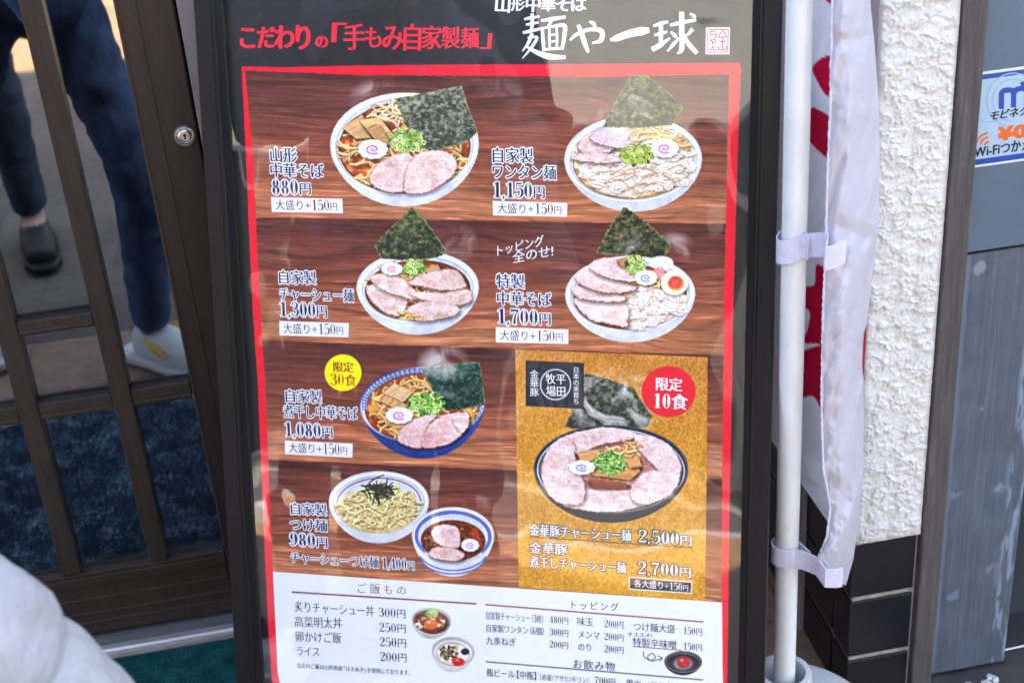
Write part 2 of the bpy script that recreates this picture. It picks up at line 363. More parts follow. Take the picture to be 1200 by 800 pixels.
xs2 = np.linspace(.7335, .8445, 140); zs2 = np.linspace(.012, .640, 600)
ZZ, XX = np.meshgrid(zs2, xs2, indexing='ij')
n1 = fbm(XX * 420, ZZ * 9, 3, 4); n2 = fbm(XX * 60, ZZ * 40, 8, 4); n3 = fbm(XX * 900, ZZ * 60, 13, 3)
c = np.stack([XX * 0 + 76, XX * 0 + 86, XX * 0 + 97], -1) + ((n1 - .5) * 15 + (n3 - .5) * 9)[..., None] + (n2 - .5)[..., None] * np.array([14, 16, 20])
lx = np.clip((.7435 + .005 * fbm(XX * 0, ZZ * 40, 2, 4) - XX) / .003, 0, 1); c = c * (1 - lx[..., None] * .6) + np.array([104, 120, 138]) * lx[..., None] * .6
e2 = np.clip((fbm(XX * 160, ZZ * 24, 23, 4) - .52) * 9, 0, 1) * np.clip((XX - .815) / .012, 0, 1)
c = c * (1 - e2[..., None]) + np.array([118, 134, 152]) * e2[..., None]
def px2door(px, py):
    q = at_y(px, py, WY); return q[0], q[2]
for px, py, r, colr in [(1148, 313, .0095, (150, 160, 168)), (1120, 580, .0075, (122, 138, 156)), (1170, 572, .009, (140, 158, 178)), (1116, 697, .0095, (128, 146, 168)), (1160, 665, .008, (124, 138, 152)), (1172, 700, .005, (92, 98, 104)), (1142, 385, .004, (96, 104, 114)), (1150, 478, .006, (118, 130, 144))]:
    x, z = px2door(px, py); d = np.hypot((XX - x) * 1.1, ZZ - z) / r + (fbm(XX * 150, ZZ * 110, int(px), 4) - .5) * 1.7
    m_ = np.clip((1 - d) * 2.2, 0, .85)[..., None]; c = c * (1 - m_) + (np.array(colr) * .84 + (fbm(XX * 700, ZZ * 700, 4, 2) - .5)[..., None] * 30) * m_
scr = np.zeros_like(XX)
for i in range(42):
    x = rnd.uniform(.742, .842); z = rnd.uniform(.05, .62); L = rnd.uniform(.01, .07)
    scr = np.maximum(scr, np.exp(-((XX - x - (ZZ - z) * rnd.uniform(-.05, .05)) / .0006) ** 2) * (np.abs(ZZ - z) < L))
c = c + scr[..., None] * 10
rust = np.clip((fbm(XX * 130, ZZ * 20, 77, 4) - .64) * 9, 0, 1)[..., None]; c = c * (1 - rust * .2) + np.array([92, 84, 76]) * rust * .2
cup = -.0008 * n2 - .0005 * n1
grid_mesh('lower_board', np.stack([XX - .79, WY - 1.42 + cup, ZZ], -1), vcol('scraped_grey_paint', .62, .35), wd, True, lin(c))
b = MB(); b.box((.7335 - .79, WY - 1.42 + .0012, .012), (.8445 - .79, WY - 1.42 + .02, .640)); b.build('board_core', M_OLDW, wd)
M_BLUEG = mat('blue_grey_paint', (.072, .112, .152), .5, var=.10, scale=9, bump=.08, bscale=60)
b = MB(); b.box((.7335 - .79, WY - 1.42 - .0015, .6435), (1.70 - .79, WY - 1.42 + .02, 2.0)); b.build('upper_board', M_BLUEG, wd, bevel=.0015)
b = MB(); b.box((.7298 - .79, WY - 1.42 - .006, .006), (.7332 - .79, WY - 1.42 + .02, 2.0)); b.build('edge_strip', M_BLUEG, wd, bevel=.001)
b = MB(); b.box((.8455 - .79, WY - 1.42 + .006, .30), (1.74 - .79, WY - 1.42 + .026, .6425)); b.build('back_board', M_OLDW, wd)
q = at_y(1130, 288, WY)
b = MB(); b.box((.7350 - .79, WY - 1.42 - .0042, .644), (.7385 - .79, WY - 1.42 - .0018, .652)); b.build('hinge_pin', mat('rust', (.07, .03, .015), .9, var=.4, scale=200), wd)
# dark gap under it with three pale pipes
b = MB(); b.box((.8455, 1.52, 0), (1.74, 1.55, .298)); tag(b.build('gap_shade_board', M_DARKIN), 'dark board standing in for the shade in the gap at the foot of the grey door', 'board')  # dark colour stands in for the shade inside the gap
for i in range(3):
    p = at_y(1190, 757 + 4.6 * i, 1.45)
    b = MB(); b.tube([(.846, 1.45, p[2] - .003), (1.3, 1.45, p[2] + .012)], .0013, 10)
    tag(b.build('pipe', mat('white_pipe', (.7, .71, .72), .4, var=.06), smooth=True), 'thin pale pipe crossing the dark gap beside the grey door', 'pipe', 'pipes in the dark gap')
b = MB(); b.box((.722, 1.20, -.02), (1.80, 1.78, .0042)); tag(b.build('gutter', mat('wet_gutter', (.030, .026, .023), .7, var=.4, scale=30, bump=.6, bscale=120)), kind='structure')
# pebbles at the foot of the door
M_PEB = mat('pebble', (.42, .41, .39), .8, var=.25, scale=90)
me0 = None
for i in range(26):
    x, y = rnd.uniform(.76, .90), rnd.uniform(1.34, 1.41); s = rnd.uniform(.0025, .0065)
    if me0 is None:
        bm = bmesh.new(); bmesh.ops.create_icosphere(bm, subdivisions=2, radius=1)
        for v_ in bm.verts: v_.co *= 1 + .25 * math.sin(5 * v_.co.x + 3 * v_.co.y) * math.cos(4 * v_.co.z)
        me0 = bpy.data.meshes.new('pebble'); bm.to_mesh(me0); bm.free(); me0.materials.append(M_PEB)
    o = bpy.data.objects.new('pebble', me0); COL.objects.link(o); o.location = (x, y, s * .55); o.scale = (s * 1.3, s, s * .7); o.rotation_euler = (0, 0, rnd.uniform(0, 6))
    tag(o, 'small grey pebble on the ground at the foot of the grey door', 'pebble', 'pebbles at the foot of the grey door')

# ------------------------------------------------------------------ the other side of the street (seen mirrored in the glass and the poster cover)
M_BEIGE = mat('beige_facade', (.37, .345, .285), .9, var=.08, scale=2.5, bump=.2, bscale=40)
M_WIN = mat('dark_window', (.005, .0055, .006), .5, var=.3, scale=2, spec=.06)
M_FR = mat('window_frame', (.10, .095, .09), .5, var=.2)
def house(name, x0, x1, y, h, m, label, holes, depth=6):
    e = empty(name, ((x0 + x1) / 2, y, 0)); tag(e, label, 'building'); cx = (x0 + x1) / 2
    b = MB(); b.box((x0 - cx, -depth, -.1), (x1 - cx, 0, h)); b.build('wall', m, e)
    b = MB(); b.box((x0 - cx - .2, -depth - .2, h + .003), (x1 - cx + .2, .35, h + .25)); b.build('roof', M_EAVE, e)
    for (a, c, z0, z1) in holes:
        f = MB(); f.box((a - cx - .07, .002, z0 - .07), (c - cx + .07, .06, z1 + .07)); fo = f.build('window', M_FR, e)
        g = MB(); g.box((a - cx, .0615, z0), (c - cx, .08, z1)); g.build('pane', M_WIN, fo)
    return e
house('beige_house', -8.6, 1.5, -5.2, 4.6, M_BEIGE, 'beige plastered house across the street with wide dark windows', [(-8.3, -6.0, 2.55, 3.9), (-5.85, -4.1, 2.62, 3.9), (-8.3, -6.2, .12, 2.2), (-6.05, -4.3, .12, 2.2), (-4.15, -2.6, .12, 2.2), (-2.45, -1.0, .12, 2.2), (-.8, .9, .12, 2.2), (-1.0, .6, 2.7, 3.8)])
house('brick_house', -16, -8.9, -4.6, 4.2, mat('orange_brick', (.34, .17, .09), .9, var=.2, scale=14, stretch=(1, 1, 4)), 'orange-brown brick house further along the street', [(-14, -12, 1, 2.2), (-11.5, -9.6, 1, 2.2)])
house('grey_house', 1.9, 11, -5.4, 4.9, mat('grey_facade', (.40, .40, .39), .9, var=.1, scale=3), 'pale grey house across the street beside the beige one', [(3, 5, .9, 2.2), (6.5, 9, .9, 2.2), (3, 5, 3.4, 4.6)])
# ================================================================== the menu stand
S_YAW, S_LEAN = -21.654, 15.682
SR = np.array(Matrix.Rotation(R(S_YAW), 3, 'Z') @ Matrix.Rotation(R(-S_LEAN), 3, 'X'))
S_K = 1.5909                                             # distance of the poster plane from the camera
U0 = -.3739
W0 = -(CAM_H + SR[2, 1] * S_K) / SR[2, 2]                # local height 0 touches the ground
S_ORG = SR @ np.array([U0, S_K, W0]) + np.array([0, 0, CAM_H])
menu = empty('menu_stand', S_ORG, (R(-S_LEAN), 0, R(S_YAW)))
tag(menu, 'noodle menu poster in a leaning black frame stand, with pictures of bowls and prices', 'menu stand')
_SN = SR[:, 1]
def to_poster(x, y):
    """photo measurement -> local (u, w) on the poster plane; arrays"""
    x = np.asarray(x, float); y = np.asarray(y, float)
    d = np.stack([(x - 600) / FPX, -(y - 400) / FPX, -np.ones_like(x)], -1) @ CR.T
    q = d * (S_K / (d @ _SN))[..., None]; l = q @ SR
    return l[..., 0] - U0, l[..., 2] - W0
UL, UR = -.2935, .2935                                   # frame opening
_, wt = to_poster(np.array([575.]), np.array([-8.])); WT = .841 + .0; 
u_, wb = to_poster(np.array([575.]), np.array([835.])); 
WTOP = -W0 + .014; WBOT = -W0 - .838

# --- frame: four mitred rails of one profile, legs behind
k = NT('black_anodised'); v = k.coords((50, 50, 2)); f = k.noise(v, 10, 4)
k.l(k.ramp(f, [(.3, (.005, .0052, .006)), (.7, (.009, .0092, .0105))]), k.p.inputs['Base Color'])
k.p.inputs['Roughness'].default_value = .33; k.p.inputs['Specular IOR Level'].default_value = .22; k.p.inputs['Metallic'].default_value = .0
k.bump(k.noise(k.coords((60, 60, 1)), 25), .06, .001); M_FRAME = k.m
PROF = [(0, .020), (0, -.0075), (.0012, -.009), (.0205, -.0098), (.0222, -.0112), (.0250, -.0112), (.0262, -.0085), (.0330, -.0072), (.0345, -.0068), (.0345, .004)]
def frame_rail(name, a, b_, inward, PROF=PROF):
    """profile swept from corner a to corner b_; mitred at 45 degrees"""
    a = np.array(a); b_ = np.array(b_); t = (b_ - a) / np.linalg.norm(b_ - a); inn = np.array(inward)
    vs_ = []
    for P0, sg in ((a, 1), (b_, -1)):
        for d, h in PROF:
            p = P0 + inn * d + t * sg * d; vs_.append((p[0], h, p[1]))
    n = len(PROF); fs = [(i, i + 1, n + i + 1, n + i) for i in range(n - 1)] + [(n - 1, 0, n, 2 * n - 1)]
    b = MB(); b.add(vs_, fs); b.add(vs_[:n], [tuple(range(n))]); b.add(vs_[n:], [tuple(range(n))])
    return b.build(name, M_FRAME, menu)
fw = .0345
OL, OR_, OT, OB = UL - fw, UR + fw * .87, WTOP + fw, WBOT - fw
frame_rail('frame_rail', (OL, OB), (OL, OT), (1, 0)); frame_rail('frame_rail', (OR_, OB), (OR_, OT), (-1, 0), [(d * .87, h) for d, h in PROF])
frame_rail('frame_rail', (OL, OT), (OR_, OT), (0, -1)); frame_rail('frame_rail', (OL, OB), (OR_, OB), (0, 1))
b = MB(); b.box((OL + .003, .0042, OB + .003), (OR_ - .003, .012, OT - .003)); b.build('back_panel', mat('back_panel', (.05, .05, .052), .7), menu)
for x, ins_ in ((OL + .004, .05), (OR_ - .034, -.27)):
    b = MB(); b.box((x, -.006, 0), (x + .03, .018, OB - .0005)); b.build('leg', M_FRAME, menu, bevel=.002)
    # rear leg hinged near the top, standing on the ground behind
    xx = x + ins_; top = np.array([xx, .022, OT - .12]); Ls = SR.T @ (np.array([0, 0, 0]))
    foot_w = SR @ np.array([xx, .36, 0]) ; foot_w = foot_w + S_ORG; foot_w[2] = .006; foot = SR.T @ (foot_w - S_ORG)
    b = MB(); b.tube([top, foot], .010, 12); b.build('rear_leg', M_FRAME, menu, smooth=True)

# ------------------------------------------------------------------ the printed poster: painted cell by cell in a mesh
SSC = 1.5; X0, X1, Y0, Y1 = 279., 872., 70., 834.
NXp, NYp = int((X1 - X0) * SSC), int((Y1 - Y0) * SSC)
gx = X0 + np.arange(NXp) / SSC; gy = Y0 + np.arange(NYp) / SSC
GX, GY = np.meshgrid(gx, gy)
CAN = np.zeros((NYp, NXp, 3)); IDM = np.zeros((NYp, NXp), np.int16); ALPHA = np.zeros((NYp, NXp))
CUR = 0
class Win:
    def __init__(s, x0, y0, x1, y1):
        s.i0 = max(int((x0 - X0) * SSC) - 2, 0); s.i1 = min(int((x1 - X0) * SSC) + 3, NXp); s.j0 = max(int((y0 - Y0) * SSC) - 2, 0); s.j1 = min(int((y1 - Y0) * SSC) + 3, NYp)
        s.sl = (slice(s.j0, s.j1), slice(s.i0, s.i1)); s.x = GX[s.sl]; s.y = GY[s.sl]
def put(win, mask, col, own=True):
    if win.x.size == 0: return
    m_ = mask[..., None]; c = np.asarray(col, float)
    CAN[win.sl] = CAN[win.sl] * (1 - m_) + c * m_
    if own and CUR: IDM[win.sl][mask > .5] = CUR
def ell_sd(win, cx, cy, rx, ry, rot=0):
    c, s_ = math.cos(R(rot)), math.sin(R(rot)); dx = win.x - cx; dy = win.y - cy
    a = (dx * c + dy * s_) / rx; b = (-dx * s_ + dy * c) / ry; q = np.sqrt(a * a + b * b) + 1e-9
    return (q - 1) * q * 1 / np.sqrt((a / rx) ** 2 + (b / ry) ** 2 + 1e-12) / 1.0 if False else (q - 1) * q / (np.sqrt((a / rx) ** 2 + (b / ry) ** 2) + 1e-9)
def ellipse(cx, cy, rx, ry, col, rot=0, soft=.5, grad=0, tex=0, own=True, alpha=1):
    w_ = Win(cx - max(rx, ry) - 2, cy - max(rx, ry) - 2, cx + max(rx, ry) + 2, cy + max(rx, ry) + 2)
    d = ell_sd(w_, cx, cy, rx, ry, rot); m_ = np.clip(.5 - d / (2 * soft), 0, 1) * alpha
    c = np.array(col, float) + np.zeros(w_.x.shape + (3,))
    if grad: c = c + (grad * (w_.y - cy) / ry)[..., None]
    if tex: c = c + ((fbm(w_.x * .35, w_.y * .35, int(cx)) - .5) * tex)[..., None]
    put(w_, m_, c, own); return w_, d
def ring(cx, cy, rx, ry, wd, col, rot=0, alpha=1, a0=None, a1=None):
    w_ = Win(cx - rx - 4, cy - rx - 4, cx + rx + 4, cy + rx + 4); d = ell_sd(w_, cx, cy, rx, ry, rot)
    m_ = np.clip(wd / 2 + .5 - np.abs(d), 0, 1) * alpha
    if a0 is not None:
        an = np.degrees(np.arctan2(w_.y - cy, w_.x - cx)) % 360; m_ = m_ * (((an - a0) % 360) <= ((a1 - a0) % 360))
    put(w_, m_, col)
def smooth_poly(pts, n=6):
    pts = np.array(pts, float); N = len(pts); out = []
    for i in range(N):
        p0, p1, p2, p3 = pts[i - 1], pts[i], pts[(i + 1) % N], pts[(i + 2) % N]
        for t in np.linspace(0, 1, n, endpoint=False):
            out.append(.5 * ((2 * p1) + (-p0 + p2) * t + (2 * p0 - 5 * p1 + 4 * p2 - p3) * t * t + (-p0 + 3 * p1 - 3 * p2 + p3) * t ** 3))
    return np.array(out)
def poly_sd(win, pts):
    pts = np.array(pts, float); x, y = win.x, win.y; ins = np.zeros(x.shape, bool); dm = np.full(x.shape, 1e9)
    for i in range(len(pts)):
        (ax, ay), (bx, by) = pts[i - 1], pts[i]
        if ay != by: ins ^= ((ay > y) != (by > y)) & (x < (bx - ax) * (y - ay) / (by - ay) + ax)
        ex, ey = bx - ax, by - ay; t = np.clip(((x - ax) * ex + (y - ay) * ey) / (ex * ex + ey * ey + 1e-12), 0, 1)
        dm = np.minimum(dm, (x - ax - t * ex) ** 2 + (y - ay - t * ey) ** 2)
    d = np.sqrt(dm); return np.where(ins, -d, d)
def poly(pts, col, soft=.5, tex=0, ts=.35, own=True, alpha=1, smooth=0, rough=0):
    if smooth: pts = smooth_poly(pts, smooth)
    pts = np.array(pts, float); w_ = Win(*(pts.min(0) - 3), *(pts.max(0) + 3)); 
    if w_.x.size == 0: return w_, w_.x
    d = poly_sd(w_, pts)
    if rough: d = d + (fbm(w_.x * .5, w_.y * .5, 5) - .5) * rough
    c = np.array(col, float) + np.zeros(w_.x.shape + (3,))
    if tex: c = c + ((fbm(w_.x * ts, w_.y * ts, int(abs(pts[0, 0]))) - .5) * tex)[..., None]
    put(w_, np.clip(.5 - d / (2 * soft), 0, 1) * alpha, c, own); return w_, d
CLIP = None
def stroke(pts, r0, r1, col, shade=35, own=True, alpha=1, n=5, closed=False, clip=False):
    pts = np.array(pts, float)
    if len(pts) > 2:
        e = np.vstack([2 * pts[0] - pts[1], pts, 2 * pts[-1] - pts[-2]]); o = []
        for i in range(1, len(e) - 2):
            for t in np.linspace(0, 1, n, endpoint=False):
                p0, p1, p2, p3 = e[i - 1], e[i], e[i + 1], e[i + 2]
                o.append(.5 * ((2 * p1) + (-p0 + p2) * t + (2 * p0 - 5 * p1 + 4 * p2 - p3) * t * t + (-p0 + 3 * p1 - 3 * p2 + p3) * t ** 3))
        pts = np.vstack([o, pts[-1:]])
    w_ = Win(*(pts.min(0) - max(r0, r1) - 1), *(pts.max(0) + max(r0, r1) + 1))
    if w_.x.size == 0: return
    best = np.full(w_.x.shape, 1e9); L = len(pts) - 1; off = np.zeros(w_.x.shape)
    for i in range(L):
        ax, ay = pts[i]; ex, ey = pts[i + 1] - pts[i]; t = np.clip(((w_.x - ax) * ex + (w_.y - ay) * ey) / (ex * ex + ey * ey + 1e-9), 0, 1)
        r = r0 + (r1 - r0) * (i + t) / L; dx = w_.x - ax - t * ex; dy = w_.y - ay - t * ey
        d = np.sqrt(dx * dx + dy * dy) - r; k_ = d < best; best = np.where(k_, d, best); off = np.where(k_, dy / np.maximum(r, .3), off)
    c = np.array(col, float) + (-shade * np.clip(off, -1, 1))[..., None]
    m_ = np.clip(.5 - best, 0, 1) * alpha
    if clip and CLIP: m_ = m_ * np.clip(.5 - ell_sd(w_, *CLIP), 0, 1)
    put(w_, m_, c, own)
def rr(a, b_): return rnd.uniform(a, b_)
def jit(c, a): d = rr(-a, a); return tuple(np.clip(v_ + d + rr(-a, a) * .35, 0, 255) for v_ in c)

# --- print ground: red brush border, walnut boards, gold panel, white panel
def red(pts, rough=1.5): poly(pts, (222, 24, 44), rough=rough, tex=14, ts=.1, own=False)
CAN[:] = (30, 36, 38)
BO = [(283, 78), (330, 79), (420, 77), (560, 75.5), (700, 75), (866, 73.5), (868.5, 78), (864, 200), (860, 340), (858, 450), (855, 600), (853.5, 720), (852, 833), (324, 833), (318, 792), (314, 730), (308, 600), (302, 450), (297, 380), (293, 300), (288, 180)]
w_, d = poly(BO, (226, 28, 46), rough=1.6, tex=16, ts=.12, own=False)
INN = [(287, 83), (330, 84.5), (420, 88), (560, 89), (700, 90.5), (854.5, 87.5), (852, 200), (848.5, 340), (847.5, 460), (846, 600), (845.5, 705), (846.5, 780), (848.5, 833), (334, 833), (325.5, 786), (322, 728), (317, 600), (311, 450), (306, 380), (302, 300), (296.5, 180)]
w_ = Win(279, 70, 872, 834); d = poly_sd(w_, INN) + (fbm(GX[w_.sl] * .35, GY[w_.sl] * .35, 5) - .5) * 2.2
bnd = [(84, 90, 88), (255.5, 262.7, 0), (399.5, 417, 0), (538.5, 562, 0), (669.5, 705.5, 0)]
def yb(i, x):
    a, c, _ = bnd[i]; return a + (c - a) * (x - 305) / 543
rows = np.zeros(w_.x.shape, int); tt = np.zeros(w_.x.shape)
for i in range(4):
    y0 = yb(i, w_.x); y1 = yb(i + 1, w_.x); k_ = (w_.y >= y0) & ((w_.y < y1) | (i == 3)); rows[k_] = i; tt = np.where(k_, (w_.y - y0) / (y1 - y0), tt)
yy = w_.y - .03 * (w_.x - 300)
warp = 9 * fbm(w_.x * .006 + rows * 7, yy * .02, 2, 3)
g1 = fbm(w_.x * .012 + rows * 31, yy * .22 + warp, 4, 4); g2 = fbm(w_.x * .03 + rows * 11, yy * .8 + warp * 1.5, 6, 3); g3 = np.abs(np.sin((yy * .16 + warp * 1.6) * 1.0)) ** 6
stops = [(0, (78, 42, 40)), (.12, (92, 50, 46)), (.45, (126, 70, 58)), (.75, (148, 90, 70)), (.93, (176, 118, 90)), (.985, (168, 106, 80)), (1.0, (120, 66, 58))]
tp = np.array([s_[0] for s_ in stops]); cp = np.array([s_[1] for s_ in stops], float)
wood = np.stack([np.interp(tt, tp, cp[:, i]) for i in range(3)], -1)
wood = wood * (1.06 + (g1 - .5) * .62 + (g2 - .5) * .42 - .10 * g3)[..., None]
wood += (np.clip(g2 - .62, 0, 1) * 150 * (.3 + tt))[..., None] * np.array([1, .85, .75])
poreline = (vnoise(w_.x * .05, yy * 1.9 + warp * 2, 9) > .84) * .2; wood *= (1 - poreline * .45)[..., None]
wood = wood * np.array([.97, .93, .80]); put(w_, np.clip(.5 - d, 0, 1), wood, False)
def steam(cx, cy, rx, ry, amt, seed, dens=.05):
    w_ = Win(cx - rx * 1.5, cy - ry * 1.5, cx + rx * 1.5, cy + ry * 1.5)
    q = ((w_.x - cx) / rx) ** 2 + ((w_.y - cy) / ry) ** 2
    wp = 4 * fbm(w_.x * .03, w_.y * .03, seed, 2)
    f = np.clip((fbm(w_.x * dens + wp, w_.y * dens * .8, seed + 3, 4) - .36) * 2.8, 0, 1) * np.clip(1.25 - q, 0, 1)
    f = np.clip(f * amt * 1.45, 0, .8); CAN[w_.sl] = CAN[w_.sl] * (1 - f[..., None]) + np.array([236, 230, 228]) * f[..., None]
GOLD = [(604, 409.5), (829, 418.5), (828, 560), (826, 704), (608, 687), (606, 550)]
w_, d = poly(GOLD, (190, 140, 50), own=False)
tg = np.clip((w_.y - 410) / 285, 0, 1)[..., None]
gold = np.array([192, 130, 54]) * (1 - tg) + np.array([204, 148, 28]) * tg
gold = gold + ((vnoise(w_.x * .55, w_.y * .55, 3) - .5) * 46 + (vnoise(w_.x * .9, w_.y * .9, 8) - .5) * 40)[..., None] * np.array([1, .9, .55]) + ((fbm(w_.x * .03, w_.y * .03, 4) - .5) * 50)[..., None]
put(w_, np.clip(.5 - d, 0, 1), gold, False)
WHITE = [(320, 669.5), (846, 705.5), (846.5, 780), (848.5, 833), (334, 833), (325.5, 786)]
w_, d = poly(WHITE, (222, 229, 244), own=False)
put(w_, np.clip(.5 - d, 0, 1), np.array([222, 229, 245]) + ((fbm(w_.x * .012, w_.y * .012, 5) - .5) * 10)[..., None], False)

# --- dish pictures
PICS = []
def picture(label):
    global CUR
    PICS.append(label); CUR = len(PICS)
def soft_shadow(pts, amt=.5, dx=1.5, dy=2.2, soft=3):
    p = smooth_poly(np.array(pts) + (dx, dy), 4); w_ = Win(*(p.min(0) - 5), *(p.max(0) + 5)); d = poly_sd(w_, p)
    m_ = np.clip(.5 - d / (2 * soft), 0, 1) * amt; CAN[w_.sl] *= (1 - m_)[..., None]
def bowl(cx, cy, rx, ry, deep, body=(222, 226, 242), rim=(238, 240, 250), inner=(214, 218, 232), soup=(150, 78, 34), rw=6.5, rot=-2, line=(160, 168, 200)):
    global CLIP
    CLIP = (cx, cy + 1, rx - rw - .5, ry - rw * .8 - .5, rot); n = 40; pts = []
    for i in range(n):
        a = 2 * math.pi * i / n; x = cx + (rx if math.sin(a) < 0 else rx * (1 - .03 * math.sin(a))) * math.cos(a)
        s_ = math.sin(a); y = cy + ry * s_ + (deep * s_ ** 1.4 if s_ > 0 else 0); pts.append((x, y))
    w_, d = poly(pts, body); 
    c = np.array(body, float) + (-26 * np.clip((w_.y - cy) / (ry + deep), 0, 1) ** 3 + 10 * (1 - np.abs(w_.x - cx) / rx))[..., None]
    put(w_, np.clip(.5 - d, 0, 1), c)
    ellipse(cx, cy, rx, ry, rim, rot); ring(cx, cy, rx - .6, ry - .6, .8, line, rot, .7)
    ellipse(cx, cy + 1, rx - rw, ry - rw * .8, inner, rot, grad=10)
    ring(cx, cy + 1, rx - rw, ry - rw * .8, 1.0, (150, 140, 150), rot, .55)
    if soup is not None:
        w_, d = ellipse(cx, cy + 3, rx - rw - 4, ry - rw - 2, soup, rot, soft=1.2)
        f = fbm(w_.x * .12, w_.y * .16, int(cx), 4); c = np.array(soup) * np.array([1.08, 1, .9]) * (.55 + .9 * f)[..., None] + (np.clip(f - .6, 0, 1) * 420)[..., None] * np.array([1, .86, .6])
        put(w_, np.clip(.5 - d / 2, 0, 1), c)
        ring(cx, cy + 3, rx - rw - 4, ry - rw - 2, 2.2, np.array(soup) * .62, rot, .6)
def noodles(pts, n, col=(226, 196, 138), r=1.25, L=26, curl=9, flow=None):
    col = np.array(col) * np.array([1.03, .97, .84])
    n = int(n * 1.5); r = min(r, 1.25)
    P_ = smooth_poly(pts, 4); c0 = P_.min(0); c1 = P_.max(0); mask = P_
    k_ = 0; tries = 0; L = L * 1.25
    while k_ < n and tries < n * 12:
        tries += 1; x, y = rr(c0[0], c1[0]), rr(c0[1], c1[1])
        ins = False
        for i in range(len(mask)):
            (ax, ay), (bx, by) = mask[i - 1], mask[i]
            if (ay > y) != (by > y) and x < (bx - ax) * (y - ay) / (by - ay) + ax: ins = not ins
        if not ins: continue
        a = (flow if flow is not None else rr(0, 6.28)) + rr(-.5, .5); l = rr(.5, 1) * L
        px_ = [(x + math.cos(a) * l * t + math.sin(a) * curl * math.sin(t * 5 + k_) * .5, y + (math.sin(a) * l * t - math.cos(a) * curl * math.sin(t * 5 + k_) * .5) * .7) for t in (-.5, -.25, 0, .25, .5)]
        rc = r * rr(.75, 1.2); stroke([(q[0] + .5, q[1] + 1.1) for q in px_], rc + .5, rc + .4, np.array(col) * .5, 0, alpha=.5, n=3, clip=True); stroke(px_, rc, rc * .9, jit(np.array(col) + 10, 20), 30, n=3, clip=True); k_ += 1
def chashu(pts, base=(240, 212, 198), dark=(206, 146, 126), rind=(150, 82, 52), rw=1.8, fatty=1.0):
    soft_shadow(pts, .5)
    P_ = smooth_poly(pts, 6); w_ = Win(*(P_.min(0) - 3), *(P_.max(0) + 3)); d = poly_sd(w_, P_) + (fbm(w_.x * .3, w_.y * .3, int(pts[0][0]), 3) - .5) * 2.4
    sd_ = int(pts[0][0] * 3 + pts[0][1]); f = fbm(w_.x * .10, w_.y * .13, sd_, 4); g = np.abs(fbm(w_.x * .13 + 3 * f, w_.y * .17, sd_ + 5, 3) - .5) * 2; h = fbm(w_.x * .6, w_.y * .6, sd_ + 9, 2)
    t = np.clip((f - .35) * 2.2, 0, 1)[..., None]; c = np.array(base) * (1 - t) + np.array(dark) * t * .55 + np.array(base) * t * .45
    fat = np.clip(1 - g * 5.5, 0, 1)[..., None] * .65 * fatty; c = c * (1 - fat) + np.array([250, 238, 236]) * fat
    c = c + ((h - .5) * 26)[..., None] - (np.clip((w_.y - P_[:, 1].mean()) / 40, -1, 1) * 8)[..., None]
    e = np.clip((d + rw + 1.2 * (h - .5) * 2) / 1.2, 0, 1)[..., None] * .8; low = np.clip(.55 + (w_.y - P_[:, 1].mean()) / (np.ptp(P_[:, 1]) + 1) * 1.5, .15, 1)[..., None]
    c = c * (1 - e * low) + np.array(rind) * e * low
    put(w_, np.clip(.5 - d / 1.7, 0, 1), c)
def nori(pts, col=(62, 74, 52), light=(128, 134, 84), rim=True, haze=.0):
    w_, d = poly(pts, col, rough=1.6); cy = np.mean([p[1] for p in pts]); ry_ = max(abs(p[1] - cy) for p in pts)
    f = fbm(w_.x * .22, w_.y * .3, int(pts[0][0]), 5, .65); h = vnoise(w_.x * .9, w_.y * .9, 4)
    t = np.clip((f - .38) * 2.6 + .25 * (cy - w_.y) / ry_, 0, 1)[..., None]; c = np.array(col) * .72 * (1 - t) + np.array(light) * t + ((h - .5) * 34)[..., None]
    if rim:
        e = np.clip((d + 1.8) / 1.4, 0, 1)[..., None] * (fbm(w_.x * .4, w_.y * .4, 2) > .42)[..., None] * .7; c = c * (1 - e) + np.array([168, 168, 88]) * e
    put(w_, np.clip(.5 - (d + (fbm(w_.x * .5, w_.y * .5, 5) - .5) * 1.6), 0, 1), c)
def naruto(cx, cy, rx, ry, swirl=(206, 120, 172), rot=-5):
    n = 44; p = [(cx + (rx * (1 + .045 * math.cos(11 * a))) * math.cos(a), cy + (ry * (1 + .045 * math.cos(11 * a))) * math.sin(a)) for a in np.linspace(0, 2 * math.pi, n, endpoint=False)]
    soft_shadow(p[::3], .45, 1, 1.8, 2); poly(p, (246, 240, 242)); ellipse(cx - rx * .1, cy - ry * .15, rx * .8, ry * .75, (252, 249, 250), soft=2)
    sp = [(cx + rx * .62 * (1 - t) * math.cos(1 + 10.5 * t), cy + ry * .62 * (1 - t) * math.sin(1 + 10.5 * t)) for t in np.linspace(0, .94, 22)]; sp = [(cx + (x - cx) * .82, cy + (y - cy) * .82) for x, y in sp]
    stroke(sp, max(rx * .06, .6), max(rx * .045, .5), np.array(swirl) + 14, 0, n=2)
